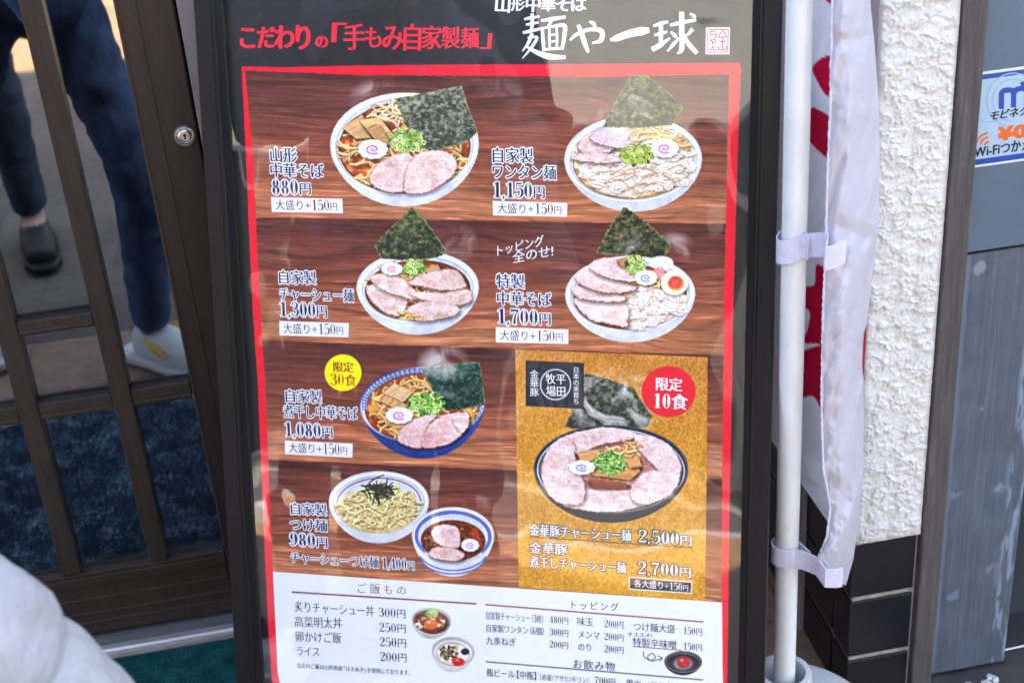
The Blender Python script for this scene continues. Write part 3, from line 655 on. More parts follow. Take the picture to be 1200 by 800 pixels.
def negi(cx, cy, rx, ry, n=70, cols=((150, 190, 70), (190, 214, 110), (96, 150, 44), (214, 226, 150)), ringy=True):
    for i in range(n // 2): 
        a = rr(0, 6.28); q = math.sqrt(rr(0, 1)); ellipse(cx + rx * q * math.cos(a), cy + ry * q * math.sin(a) + 1, rr(2, 3.4), rr(1.6, 2.4), (70, 100, 36), rr(0, 180), soft=.9)
    for i in range(n):
        a = rr(0, 6.28); q = math.sqrt(rr(0, 1)); x = cx + rx * q * math.cos(a); y = cy + ry * q * math.sin(a); c = jit(rnd.choice(cols), 18)
        if ringy and i % 3: ring(x, y, rr(1.8, 2.8), rr(1.2, 2.0), 1.2, c, rr(0, 180))
        else:
            b_ = rr(0, 6.28); l = rr(2, 4); stroke([(x - l * math.cos(b_), y - l * math.sin(b_) * .7), (x, y - 1), (x + l * math.cos(b_), y + l * math.sin(b_) * .7)], .9, .7, c, 30, n=3)
def menma(pts, col=(208, 164, 104)):
    soft_shadow(pts, .5, 1, 1.6, 1.6); w_, d = poly(pts, col, rough=.8); c0 = np.array(pts[1]) - np.array(pts[0]); a = math.atan2(c0[1], c0[0])
    s_ = (-(w_.x) * math.sin(a) + w_.y * math.cos(a)); l_ = w_.x * math.cos(a) + w_.y * math.sin(a)
    c = np.array(col) * (.84 + .36 * fbm(l_ * .06, s_ * .7, 3, 3))[..., None]; put(w_, np.clip(.5 - d, 0, 1), c)
def wontons(pts, n):
    P_ = smooth_poly(pts, 4); c0 = P_.min(0); c1 = P_.max(0)
    w_ = Win(*c0, *c1); d = poly_sd(w_, P_); f = fbm(w_.x * .14, w_.y * .14, 6); put(w_, np.clip(.5 - d / 2, 0, 1), np.array([240, 224, 198]) * (.66 + .6 * f)[..., None])
    spots_ = []; st_ = math.sqrt((c1[0] - c0[0]) * (c1[1] - c0[1]) / n)
    for yq in np.arange(c0[1], c1[1], st_ * .8):
        for xq in np.arange(c0[0], c1[0], st_ * 1.25): spots_.append((xq + rr(-.5, .5) * st_, yq + rr(-.4, .4) * st_))
    for x, y in spots_:
        ins = False
        for i in range(len(P_)):
            (ax, ay), (bx, by) = P_[i - 1], P_[i]
            if (ay > y) != (by > y) and x < (bx - ax) * (y - ay) / (by - ay) + ax: ins = not ins
        if not ins: continue
        a = rr(0, 6.28); r = rr(6, 11); p = [(x + r * rr(.5, 1.15) * math.cos(a + t), y + r * .62 * rr(.5, 1.15) * math.sin(a + t)) for t in (0, 1.1, 2.2, 3.2, 4.3, 5.3)]
        soft_shadow(p, .3, .6, 1.4, 1.4); c = jit((247, 238, 222), 8); poly(p, c, smooth=4, tex=44, ts=.25)
        for q in range(3):
            i0 = rnd.randrange(6); e = p[i0]; g_ = p[(i0 + rnd.choice([2, 3])) % 6]; m_ = (x + rr(-3, 3), y + rr(-2.5, 2.5))
            stroke([e, m_, g_], .9, .5, (255, 252, 244), 8, n=4); stroke([(e[0] + .8, e[1] + 1.5), (m_[0] + .6, m_[1] + 1.7), (g_[0] + .6, g_[1] + 1.4)], .55, .35, jit((206, 160, 112), 16), 5, alpha=.75, n=4)
def egg(cx, cy, rx, ry, ycol=(222, 84, 70)):
    p = [(cx + rx * math.cos(a), cy + ry * math.sin(a)) for a in np.linspace(0, 6.28, 14)]; soft_shadow(p, .5, .5, 2, 2.4)
    ellipse(cx, cy, rx, ry, (250, 247, 244), soft=.8, grad=-8); ellipse(cx + rx * .1, cy + ry * .05, rx * .62, ry * .6, (232, 168, 70), soft=1.0); ellipse(cx + rx * .06, cy - .5, rx * .5, ry * .5, ycol, soft=1.4, tex=60)

# steaming soy noodles, top left
picture('printed picture of soy noodles with two slices of pork and a big nori sheet, top left of the poster')
bowl(474, 170, 87, 61, 11, soup=(142, 70, 28))
noodles([(402, 175), (430, 155), (470, 150), (545, 170), (548, 195), (520, 215), (450, 222), (415, 205)], 90, (222, 186, 128))
noodles([(435, 125), (475, 118), (500, 140), (470, 150), (440, 145)], 26, (226, 206, 170))
menma([(401, 150), (424, 135), (446, 160), (418, 163)]); menma([(421, 141), (445, 138), (462, 160), (442, 166)], (216, 176, 110)); menma([(430, 152), (444, 146), (458, 168), (446, 172)], (196, 150, 92))
nori([(463, 116), (541, 100.5), (546, 118), (560, 155), (548, 166), (508, 178), (494, 172), (478, 152)], (86, 92, 74), (158, 160, 128))
negi(477, 165, 20, 14, 95, ((160, 200, 80), (206, 222, 120), (120, 170, 60), (222, 232, 160)))
naruto(437, 175, 17.5, 11.5)
chashu([(433, 214), (440, 195), (462, 182), (480, 180), (484, 196), (478, 222), (455, 226)]); chashu([(473, 224), (476, 198), (490, 180), (520, 177), (534, 188), (532, 204), (510, 222), (488, 228)])
steam(450, 118, 40, 26, .42, 3)
# wonton noodles, top right
picture('printed picture of wonton noodles with a pointed nori sheet, top right of the poster')
bowl(742, 187, 80.5, 51, 10, soup=(206, 172, 120))
wontons([(672, 185), (690, 160), (740, 150), (800, 165), (812, 190), (795, 215), (745, 230), (700, 222)], 110)
chashu([(676, 172), (690, 156), (712, 154), (726, 166), (716, 178), (690, 182)], fatty=1.4); chashu([(690, 162), (712, 149), (740, 150), (750, 162), (738, 174), (712, 172)], (236, 214, 214), (206, 168, 170))
chashu([(668, 186), (690, 178), (720, 182), (726, 190), (700, 192)], (240, 214, 208))
noodles([(738, 150), (780, 146), (806, 165), (798, 180), (760, 168)], 26, (224, 188, 128))
nori([(757, 88), (778, 104), (801, 125), (795, 136), (787, 147), (748, 150), (706, 149), (722, 118), (739, 89)], (52, 62, 42), (120, 122, 64))
negi(746, 181, 19, 12, 80, ((170, 196, 70), (196, 206, 90), (130, 160, 50))); naruto(779, 174, 16.5, 11)
for i in range(14): 
    x, y = rr(700, 790), rr(195, 224); stroke([(x, y), (x + rr(8, 16), y - rr(1, 6)), (x + rr(16, 26), y + rr(-6, 6))], 1.1, .6, (206, 150, 92), 20, alpha=.7)
steam(735, 135, 34, 24, .6, 9); steam(585, 112, 30, 20, .12, 13)
# roast pork noodles, second row left
picture('printed picture of noodles covered with five slices of roast pork, second row left')
bowl(489.5, 337, 71.5, 43, 12, soup=(136, 66, 30))
noodles([(432, 330), (470, 315), (540, 330), (548, 350), (500, 372), (460, 372)], 60, (220, 184, 128), 1.3, 20)
menma([(497, 316), (512, 310), (518, 318), (504, 322)]); menma([(446, 312), (462, 306), (470, 312), (452, 318)], (190, 120, 70))
nori([(483, 243), (487, 245), (504, 266), (523, 293), (518, 300), (500, 304), (470, 305), (447, 303), (438, 288), (460, 265)], (58, 66, 38), (118, 122, 66))
RP = dict(base=(238, 210, 196), dark=(204, 152, 132), rind=(146, 76, 46), rw=2.0)
chashu([(429, 339), (440, 334), (470, 342), (478, 354), (470, 370), (452, 368), (436, 354)], **RP); chashu([(433, 323), (455, 321), (478, 330), (490, 347), (486, 352), (465, 347), (444, 338)], **RP)
chashu([(477, 331), (503, 319), (533, 316), (545, 330), (545, 338), (520, 341), (492, 336)], **RP); chashu([(480, 342), (520, 343), (549, 339), (552, 354), (530, 359), (492, 351)], **RP); chashu([(472, 366), (498, 353), (535, 358), (534, 370), (500, 377), (480, 374)], **RP)
naruto(459.5, 315, 12.5, 7.5); negi(486, 314, 12, 10, 55); noodles([(470, 368), (490, 370), (490, 378), (472, 376)], 8, (226, 190, 130), 1.1, 14)
steam(535, 285, 24, 22, .34, 17)
# all toppings, second row right
picture('printed picture of noodles with every topping and half an egg, second row right')
bowl(738.5, 345, 76, 45, 11, soup=(150, 84, 44))
nori([(730.7, 243), (735, 244), (762, 264), (788, 288), (776, 303), (740, 300), (699, 296), (713, 268)], (52, 58, 36), (112, 112, 58))
noodles([(735, 330), (790, 325), (800, 345), (770, 370), (735, 375)], 40, (230, 200, 150), 1.3, 20)
wontons([(735, 345), (765, 338), (800, 345), (806, 355), (785, 375), (745, 384), (730, 372)], 44)
SP = dict(base=(240, 216, 204), dark=(214, 168, 150), rind=(150, 76, 40), rw=2.2)
chashu([(672, 352), (690, 350), (733, 356), (737, 374), (735, 384), (712, 380), (690, 374)], **SP); chashu([(669, 335), (690, 337), (730, 345), (732, 354), (700, 354), (676, 349)], **SP)
chashu([(672, 324), (688, 316), (716, 326), (744, 334), (742, 342), (706, 344), (684, 336)], **SP); chashu([(690, 311), (706, 302), (728, 306), (744, 322), (744, 331), (716, 328), (697, 320)], **SP)
menma([(722, 304), (742, 300), (748, 308), (730, 314)], (196, 138, 88)); negi(744, 310, 12, 10, 55)
ellipse(775, 308, 14, 8, (244, 242, 244), soft=1); ellipse(773, 319, 6, 6, (226, 150, 150), soft=1); naruto(757, 325.5, 13.5, 9, (140, 150, 190)); egg(790.5, 331.5, 16, 14.5)
steam(790, 290, 24, 18, .4, 23); steam(728, 285, 26, 18, .34, 29)
# dried sardine noodles, blue bowl
picture('printed picture of noodles in a blue bowl with a square nori sheet, third row left')
bowl(495, 474, 73, 44, 19, body=(46, 66, 132), rim=(232, 236, 246), inner=(226, 230, 242), soup=(150, 68, 28), rw=2.2, rot=-4, line=(60, 78, 140))
for i in range(30):
    a = R(175 + i * 5.0); x = cx = 495 + 67.5 * math.cos(a); y = 474 + 39.5 * math.sin(a); tx, ty = -math.sin(a) * 3.6, math.cos(a) * 2.6; nx, ny = math.cos(a) * 3.2, math.sin(a) * 3.0
    poly([(x - tx - nx, y - ty - ny), (x + tx - nx, y + ty - ny), (x + tx + nx, y + ty + ny), (x - tx + nx, y - ty + ny)], (58, 70, 118)); ring(x, y, 2.1, 1.7, .8, (200, 206, 226)); stroke([(x, y), (x + nx * .7, y + ny * .7)], .5, .5, (205, 210, 230), 0)
ring(495, 475, 63.5, 36, 1.4, (96, 104, 140), -4, .6)
for i in range(7):
    a = R(-8 + i * 7); x = 495 + 67.5 * math.cos(a); y = 474 + 40 * math.sin(a); ring(x, y, 2.2, 2, 1.3, (76, 86, 132))
ellipse(495, 478, 62, 36, (150, 70, 28), -4, tex=80)
noodles([(440, 470), (470, 450), (500, 448), (520, 470), (500, 500), (470, 512), (445, 495)], 95, (226, 184, 116), 1.5, 24)
noodles([(545, 480), (556, 478), (556, 492), (545, 500)], 10, (220, 170, 100), 1.3, 14)
ellipse(437, 478, 7, 5, (228, 150, 60), soft=2); menma([(449, 460), (462, 449), (484, 459), (472, 471)], (224, 182, 128)); menma([(452, 462), (446, 470), (470, 482), (476, 474)], (206, 160, 100))
nori([(493, 431), (562, 423.5), (566, 450), (568, 474), (545, 479), (522, 481), (508, 460)], (28, 62, 46), (70, 112, 84))
negi(499, 473, 20, 13, 120, ((130, 200, 60), (180, 224, 100), (90, 160, 40), (210, 236, 150)), False)
PP = dict(base=(240, 196, 188), dark=(218, 140, 136), rind=(196, 110, 110), rw=1.0)
chashu([(466, 515), (472, 500), (492, 489), (512, 486), (500, 500), (494, 524), (476, 522)], **PP); chashu([(496, 524), (498, 505), (516, 488), (542, 483), (550, 494), (542, 508), (525, 520)], **PP); chashu([(530, 490), (546, 483), (550, 492), (545, 505), (538, 505)], **PP)
naruto(468, 486.5, 16, 9.8, (216, 110, 170)); steam(520, 425, 30, 20, .5, 31); steam(525, 448, 18, 18, .55, 37)
# dipping noodles
picture('printed picture of a bowl of plain cold noodles with shredded nori on top, bottom left')
bowl(444, 588, 58.5, 36, 12, soup=None, rw=5); ring(444, 589, 49, 29, 1.4, (132, 66, 76), -2, .9)
ellipse(443, 598, 45, 27, (214, 190, 128), soft=2, tex=60)
noodles([(400, 595), (415, 578), (445, 572), (478, 582), (488, 600), (470, 618), (440, 625), (412, 615)], 190, (240, 222, 168), 1.45, 24, 12)
for i in range(46):
    x, y = 442 + rnd.gauss(0, 8), 575 + rnd.gauss(0, 5); a = rr(0, 6.28); l = rr(5, 11); stroke([(x - l * math.cos(a), y - l * .7 * math.sin(a)), (x + rr(-1, 1), y - 1), (x + l * math.cos(a), y + l * .7 * math.sin(a))], .95, .7, jit((56, 56, 42), 16), 22, n=3)
picture('printed picture of a small bowl of dark dipping soup with a blue band, bottom left')
bowl(531, 627, 48, 33, 15, soup=None, rw=3.5, rot=2); ring(531, 628, 43, 28, 4.2, (92, 108, 176), 2, .9, 150, 30)
for i in range(2): ring(531, 641 + 4 * i, 42, 27, 1.8, (84, 100, 172), 0, .9, 15, 165)
ellipse(531, 633, 38, 24, (108, 50, 22), 2, soft=1, tex=90)
for i in range(26): 
    a = rr(0, 6.28); q = math.sqrt(rr(.2, 1)); ellipse(531 + 34 * q * math.cos(a), 633 + 20 * q * math.sin(a), rr(.8, 2.2), rr(.7, 1.5), jit(rnd.choice([(190, 96, 36), (66, 30, 20), (160, 120, 60)]), 20))
stroke([(556, 622), (563, 640)], 4, 3, (196, 66, 36), 20, alpha=.6)
chashu([(506, 620), (520, 614), (534, 617), (540, 628), (537, 642), (518, 640), (508, 632)], (236, 200, 192), (208, 158, 150)); chashu([(502, 650), (508, 642), (526, 640), (544, 648), (538, 657), (514, 656)], (238, 208, 200)); naruto(551, 638.5, 10.5, 7.5)
steam(560, 590, 18, 10, .3, 41)
# gold panel: pork all round in a black bowl
picture('printed picture of a black bowl ringed with pink pork slices on the gold panel')
steam(728, 468, 46, 36, .75, 43)
nori([(686, 437), (712, 444), (742, 455), (764, 488), (758, 500), (705, 506), (662, 500), (670, 482)], (62, 70, 56), (120, 124, 98), False); steam(720, 475, 52, 40, .62, 47)
bowl(716, 550, 90.5, 52, 10, body=(34, 40, 50), rim=(40, 46, 56), inner=(58, 64, 74), soup=(176, 110, 60), rw=5, rot=1, line=(120, 128, 140)); ring(716, 551, 86, 48.5, 1.6, (224, 228, 236), 1, .8)
noodles([(690, 530), (720, 518), (750, 530), (748, 555), (715, 562), (690, 552)], 34, (226, 184, 120), 1.5, 18)
GP = dict(base=(243, 216, 208), dark=(208, 142, 142), rind=(160, 84, 76), rw=1.5, fatty=1.3)
ellipse(716, 551, 82, 45, (196, 130, 116), 1, soft=2, tex=60)
for pts_ in ([(660, 512), (690, 503), (716, 500.5), (747, 508), (738, 515), (705, 521), (680, 532), (668, 530)], [(744, 509), (775, 515), (795, 535), (798, 555), (786, 570), (768, 548), (750, 528)], [(650, 578), (680, 573), (720, 573), (765, 578), (757, 592), (720, 600), (685, 598), (660, 592)], [(634, 555), (640, 530), (658, 512), (672, 520), (675, 545), (686, 570), (681, 590), (655, 589), (640, 575)], [(738, 572), (755, 554), (775, 551), (796, 556), (790, 575), (770, 588), (745, 590)]): chashu(pts_, **GP)
ellipse(714, 545, 34, 18, (196, 130, 72), soft=2.5, tex=70)
noodles([(690, 535), (720, 524), (745, 535), (742, 556), (715, 562), (692, 555)], 26, (230, 190, 130), 1.5, 18)
menma([(676, 530), (700, 526), (706, 536), (682, 542)], (214, 160, 100)); menma([(692, 556), (738, 562), (750, 552), (748, 546), (700, 548)], (206, 150, 84)); menma([(730, 536), (748, 534), (752, 546), (738, 548)], (212, 156, 96)); menma([(690, 560), (735, 566), (733, 572), (696, 572)], (150, 78, 48))
noodles([(728, 520), (745, 518), (748, 530), (735, 532)], 10, (216, 170, 110), 1.2, 12)
negi(714, 542, 19, 13, 120, ((110, 176, 60), (150, 206, 90), (70, 130, 40), (190, 220, 140)), False); naruto(682, 547.5, 15.5, 8.5, (150, 156, 186))
# rice bowls and the chilli paste on the white panel
picture('printed picture of a small rice bowl with egg yolk and roast pork'); bowl(505.5, 727, 23, 15, 6, body=(206, 198, 190), rim=(196, 186, 176), inner=(120, 90, 70), soup=(110, 62, 40), rw=1.8, rot=8)
for i in range(22):
    a = rr(0, 6.28); q = math.sqrt(rr(.1, 1)); x, y = 505.5 + 18 * q * math.cos(a), 728 + 10 * q * math.sin(a); poly([(x + rr(2, 5) * math.cos(t), y + rr(1.5, 3) * math.sin(t)) for t in (0, 1.2, 2.4, 3.6, 5)], jit(rnd.choice([(150, 78, 56), (204, 150, 120), (112, 52, 36), (220, 196, 170)]), 14), smooth=3)
negi(505, 718, 6, 3, 14); ellipse(505, 731, 8, 6, (232, 116, 30), soft=.8, grad=-16); ellipse(502.5, 728.5, 2, 1.3, (255, 206, 150), soft=.8)
picture('printed picture of a small rice bowl with pickled greens and red roe'); bowl(531, 763, 25, 17, 7, body=(212, 208, 204), rim=(206, 200, 194), inner=(232, 228, 224), soup=(238, 234, 230), rw=2, rot=6)
for i in range(110):
    a = rr(0, 6.28); q = math.sqrt(rr(0, 1)); ellipse(526 + 11 * q * math.cos(a), 764 + 9 * q * math.sin(a), rr(.8, 1.9), rr(.6, 1.3), jit(rnd.choice([(62, 50, 36), (104, 86, 50), (46, 40, 44), (120, 100, 70), (150, 130, 100)]), 14), rr(0, 180))
ellipse(545, 763, 5, 4, (60, 50, 60), tex=60); ellipse(537, 775, 7.5, 5, (206, 48, 44), soft=1, tex=80); ellipse(536, 773, 2, 1.3, (240, 130, 120), soft=.8)
picture('printed picture of a small black dish of red chilli paste'); bowl(800.5, 775, 22, 12.5, 3, body=(38, 40, 44), rim=(58, 62, 68), inner=(34, 36, 40), soup=None, rw=2, rot=2, line=(120, 130, 136))
ellipse(800.5, 777, 11, 7, (196, 204, 210), soft=2, alpha=.6); ellipse(801, 775.5, 8, 7, (176, 30, 34), soft=1, tex=70); ellipse(799, 773, 2.5, 1.6, (226, 110, 100), soft=1)
CUR = 0
# badges, boxes, lines
def disc(cx, cy, rx, ry, col): ellipse(cx, cy, rx, ry, col, soft=.5, own=False)
disc(402, 436.5, 21.6, 21.4, (246, 226, 20)); disc(783.5, 458.7, 31.6, 30, (218, 34, 50))
def pbox(p, col, line=None, lw=.7):
    if line is not None: 
        c = np.mean(p, 0); poly([tuple(np.array(q) + np.sign(np.array(q) - c) * lw) for q in p], line, own=False)
    poly(p, col, own=False, soft=.4)
LBX = [[(317.5, 231), (401, 233), (402, 250), (318.5, 248.5)], [(577.3, 235.5), (664.8, 237.5), (664.5, 254.2), (577.8, 252.5)], [(327.5, 376), (409, 378.5), (408.5, 395.2), (327.5, 393)], [(581, 383), (666, 386), (666, 403), (581, 401)], [(334, 516), (413.3, 519.5), (413, 536), (334, 532)]]
for p in LBX: pbox(p, (246, 244, 247), (168, 78, 84))
pbox([(616, 422), (684.5, 425), (684, 479), (616, 475.5)], (38, 44, 50)); ring(651, 450.4, 17.6, 17.6, 1.2, (236, 238, 240))
pbox([(738.2, 676.6), (810.2, 682.2), (809.2, 694), (738.2, 689)], (40, 46, 54), (240, 236, 226), 1.2)
def pline(a, b_, wd, col): stroke([a, b_], wd / 2, wd / 2, col, 0, own=False)
pline((620.5, 628.6), (811.7, 641.5), 1.1, (90, 56, 24)); pline((342.5, 693.2), (557.5, 707), 1.7, (112, 38, 44)); pline((569.5, 708), (823.7, 728.2), 1.5, (128, 44, 54)); pline((570, 774.8), (823, 796), 1.4, (56, 74, 76))
pline((742, 756.8), (799, 761.6), .9, (120, 56, 50))
stroke([(754, 763), (755, 769), (762, 773), (768, 770), (764, 765), (759, 769), (764, 774), (776, 770.5)], .55, .5, (60, 60, 64), 0, own=False); stroke([(771, 768), (776, 770.5), (773, 774)], .5, .4, (60, 60, 64), 0, own=False)
CAN = np.clip(CAN, 2, 250)
def blur(a, r):
    for ax in (0, 1):
        c = np.cumsum(np.pad(a, [(r + 1, r) if i == ax else (0, 0) for i in range(3)], mode='edge'), axis=ax)
        a = (np.take(c, range(2 * r + 1, c.shape[ax]), ax) - np.take(c, range(0, c.shape[ax] - 2 * r - 1), ax)) / (2 * r + 1)
    return a
dm = (IDM > 0).astype(float); light = 1 + (.10 * (fbm(GX * .03, GY * .035, 61, 3) - .5) * 2 + .07 * (fbm(GX * .14, GY * .16, 67, 3) - .5) * 2) * dm
CAN = CAN * light[..., None]
glint = np.clip((fbm(GX * .42, GY * .5, 83, 2) - .72) * 7, 0, 1) * np.clip((CAN.mean(-1) - 70) / 80, 0, 1) * dm * .32
CAN = CAN * (1 - glint[..., None]) + 252 * glint[..., None]
b1 = blur(CAN, 2); b2 = blur(CAN, 9); CAN = np.clip(CAN + (.42 * (CAN - b1) + .22 * (b1 - b2)) * (.35 + .65 * dm[..., None]), 2, 252)
# photographic print: slight loss of sharpness and grain
CAN = CAN + ((vnoise(GX * 1.4, GY * 1.4, 99) - .5) * 5)[..., None]
UU, WW = to_poster(GX, GY)
PP_ = np.stack([UU, np.zeros_like(UU), WW], -1)
inside = poly_sd(Win(279, 70, 872, 834), BO) + (fbm(GX * .35, GY * .35, 5) - .5) * 1.6 < 0
k = NT('print_ink'); a_ = k.n('ShaderNodeAttribute', attribute_name='Col'); mu = k.n('ShaderNodeMixRGB', blend_type='MULTIPLY'); mu.inputs[0].default_value = 1
k.l(a_.outputs['Color'], mu.inputs[1]); mu.inputs[2].default_value = (1, 1, 1, 1); k.l(mu.outputs[0], k.p.inputs['Base Color']); k.p.inputs['Roughness'].default_value = .55; k.p.inputs['Specular IOR Level'].default_value = .25; M_INK = k.m
LC = np.minimum(lin(CAN) * np.array([1.03, 1.0, .98]) * (1.14 - .13 * dm)[..., None], .9)
b = MB(); b.add([(UL - .004, .0002, WBOT - .004), (UR + .004, .0002, WBOT - .004), (UR + .004, .0002, WTOP + .004), (UL - .004, .0002, WTOP + .004), (UL - .004, .0012, WBOT - .004), (UR + .004, .0012, WBOT - .004), (UR + .004, .0012, WTOP + .004), (UL - .004, .0012, WTOP + .004)],
      [(0, 1, 2, 3), (7, 6, 5, 4), (0, 4, 5, 1), (1, 5, 6, 2), (2, 6, 7, 3), (3, 7, 4, 0)])
poster = b.build('poster', mat('poster_black', (.0032, .0042, .0046), .5, var=.12, scale=6), menu)
cell = np.maximum.reduce([IDM[:-1, :-1], IDM[1:, :-1], IDM[:-1, 1:], IDM[1:, 1:]])
kin = inside[:-1, :-1] | inside[1:, 1:]
wmin = WBOT - .002
kin &= (WW[1:, 1:] > wmin)
grid_mesh('printed_board_pattern', PP_, M_INK, poster, True, LC, (cell == 0) & kin)
for i, lab in enumerate(PICS):
    jj, ii = np.nonzero(cell == i + 1); sl_ = (slice(jj.min(), jj.max() + 2), slice(ii.min(), ii.max() + 2))
    o = grid_mesh('dish_picture', PP_[sl_].copy(), M_INK, poster, True, LC[sl_], (cell[jj.min():jj.max() + 1, ii.min():ii.max() + 1] == i + 1) & kin[jj.min():jj.max() + 1, ii.min():ii.max() + 1])
    o['label'] = lab
# ------------------------------------------------------------------ lettering
_fc = bpy.data.curves.new('lettering_source', 'FONT'); _fo = bpy.data.objects.new('lettering_source', _fc); COL.objects.link(_fo)
_fc.resolution_u = 3
_gc = {}
def glyph(ch, off):
    key = (ch, round(off, 4))
    if key not in _gc:
        _fc.body = ch; _fc.size = 1; _fc.offset = off
        dg = bpy.context.evaluated_depsgraph_get(); dg.update(); ev = _fo.evaluated_get(dg); me = ev.to_mesh()
        V = np.array([v.co[:2] for v in me.vertices]).reshape(-1, 2); F = [tuple(p.vertices) for p in me.polygons]; ev.to_mesh_clear(); _gc[key] = (V, F)
    return _gc[key]
def strip(pts, ws, grow=0, caps=False):
    pts = np.array(pts, float); ws = np.array(ws, float)
    if len(pts) > 2:
        e = np.vstack([2 * pts[0] - pts[1], pts, 2 * pts[-1] - pts[-2]]); ew = np.r_[ws[0], ws, ws[-1]]; o = []; ow = []
        for i in range(1, len(e) - 2):
            for t in np.linspace(0, 1, 6, endpoint=False):
                a, b_, c, d = e[i - 1], e[i], e[i + 1], e[i + 2]
                o.append(.5 * (2 * b_ + (c - a) * t + (2 * a - 5 * b_ + 4 * c - d) * t * t + (3 * b_ - a - 3 * c + d) * t ** 3)); ow.append(ew[i] + (ew[i + 1] - ew[i]) * t)
        pts = np.vstack([o, pts[-1:]]); ws = np.r_[ow, ws[-1]]
    n = len(pts); T = np.gradient(pts, axis=0); T /= np.linalg.norm(T, axis=1)[:, None] + 1e-9
    pts = pts.copy(); pts[0] -= T[0] * grow; pts[-1] += T[-1] * grow
    N = np.stack([-T[:, 1], T[:, 0]], 1); h = (ws / 2 + grow)[:, None]
    V = np.vstack([pts + N * h, pts - N * h]); F = [(i, i + 1, n + i + 1, n + i) for i in range(n - 1)]
    return V, F
def ringg(cx, cy, rx, ry, tk, tn, grow=0):
    a = np.linspace(0, 2 * np.pi, 33); ca, sa = np.cos(a), np.sin(a); t = tn + (tk - tn) * np.abs(ca) ** 1.6
    o = np.stack([cx + (rx + grow) * ca, cy + (ry + grow) * sa], 1); i_ = np.stack([cx + np.maximum(rx - t - grow, .004) * ca, cy + np.maximum(ry - tn * 1.1 - grow, .004) * sa], 1)
    V = np.vstack([o, i_]); return V, [(i, i + 1, 33 + i + 1, 33 + i) for i in range(32)]
def digit(ch, g, lw=1.0):
    K, N_ = .15 * lw, .035; S = []
    def st(p, w): S.append(strip(p, np.array(w) , g))
    if ch == '0': S.append(ringg(.28, .49, .235, .49, K, N_, g))
    elif ch == '1': st([(.30, .02), (.30, .96)], [K, K]); st([(.12, .018), (.48, .018)], [.036, .036]); st([(.31, .95), (.22, .87), (.10, .84)], [.09, .05, .03])
    elif ch == '2': st([(.10, .72), (.14, .90), (.30, .965), (.44, .84), (.42, .64), (.27, .40), (.08, .10)], [.12, .06, .05, .13, .15, .07, .045]); st([(.06, .065), (.48, .065)], [.12, .12]); st([(.47, .06), (.50, .24)], [.05, .03])
    elif ch == '3': st([(.10, .78), (.16, .92), (.29, .96), (.42, .84), (.40, .64), (.22, .53)], [.11, .05, .04, .13, .13, .03]); st([(.22, .53), (.42, .46), (.46, .24), (.30, .02), (.14, .06), (.07, .20)], [.03, .10, .16, .05, .05, .12])
    elif ch == '4': st([(.37, .96), (.04, .30)], [.045, .04]); st([(.02, .27), (.53, .27)], [.06, .06]); st([(.385, .02), (.385, .96)], [.135, .135]); st([(.24, .018), (.51, .018)], [.036, .036])
    elif ch == '5': st([(.12, .915), (.45, .93)], [.10, .10]); st([(.125, .95), (.105, .48)], [.035, .035]); st([(.11, .50), (.27, .60), (.46, .50), (.46, .20), (.28, .015), (.12, .06), (.07, .18)], [.03, .045, .14, .15, .045, .05, .11])
    elif ch in '69':
        a = ringg(.28, .30, .22, .30, .14 * lw, N_, g); b_ = strip([(.10, .34), (.12, .62), (.24, .88), (.36, .95), (.46, .82)], [.14, .13, .07, .05, .09], g)
        for V, F in (a, b_): S.append((V if ch == '6' else np.array([.56, .98]) - V, F))
    elif ch == '7': st([(.07, .90), (.50, .90)], [.13, .13]); st([(.07, .94), (.07, .72)], [.03, .03]); st([(.49, .88), (.30, .50), (.24, .0)], [.04, .09, .15])
    elif ch == '8': S.append(ringg(.28, .735, .185, .24, K * .85, N_, g)); S.append(ringg(.28, .26, .225, .275, K, N_, g)); st([(.12, .62), (.28, .5), (.44, .38)], [.03, .12, .03])
    elif ch == ',': st([(.09, .08), (.12, .02), (.06, -.13)], [.13, .10, .02])
    elif ch == '+': st([(.06, .42), (.56, .42)], [.07, .07]); st([(.31, .17), (.31, .67)], [.07, .07])
    return S
SMALL = '、。'
class Ink:
    """collects lettering in 2-D photo units and lays it on a plane by proj(x, y, lift)"""
    def __init__(s, proj): s.proj = proj; s.layers = {}; s.z = 0
    def addxy(s, V, F, mi, lift):
        L = s.layers.setdefault(mi, MB()); p = s.proj(V[:, 0], V[:, 1], lift); L.add(p, F)
    def build(s, name, mats, parent):
        b = MB()
        for mi, L in s.layers.items(): b.add(L.v, L.f, mi)
        me = bpy.data.meshes.new(name); me.from_pydata(b.v, [], b.f); me.polygons.foreach_set('material_index', b.m); me.update()
        return link(name, me, parent, mats)
def lean(x): return .06 + (x - 263) * (-.087) / 621
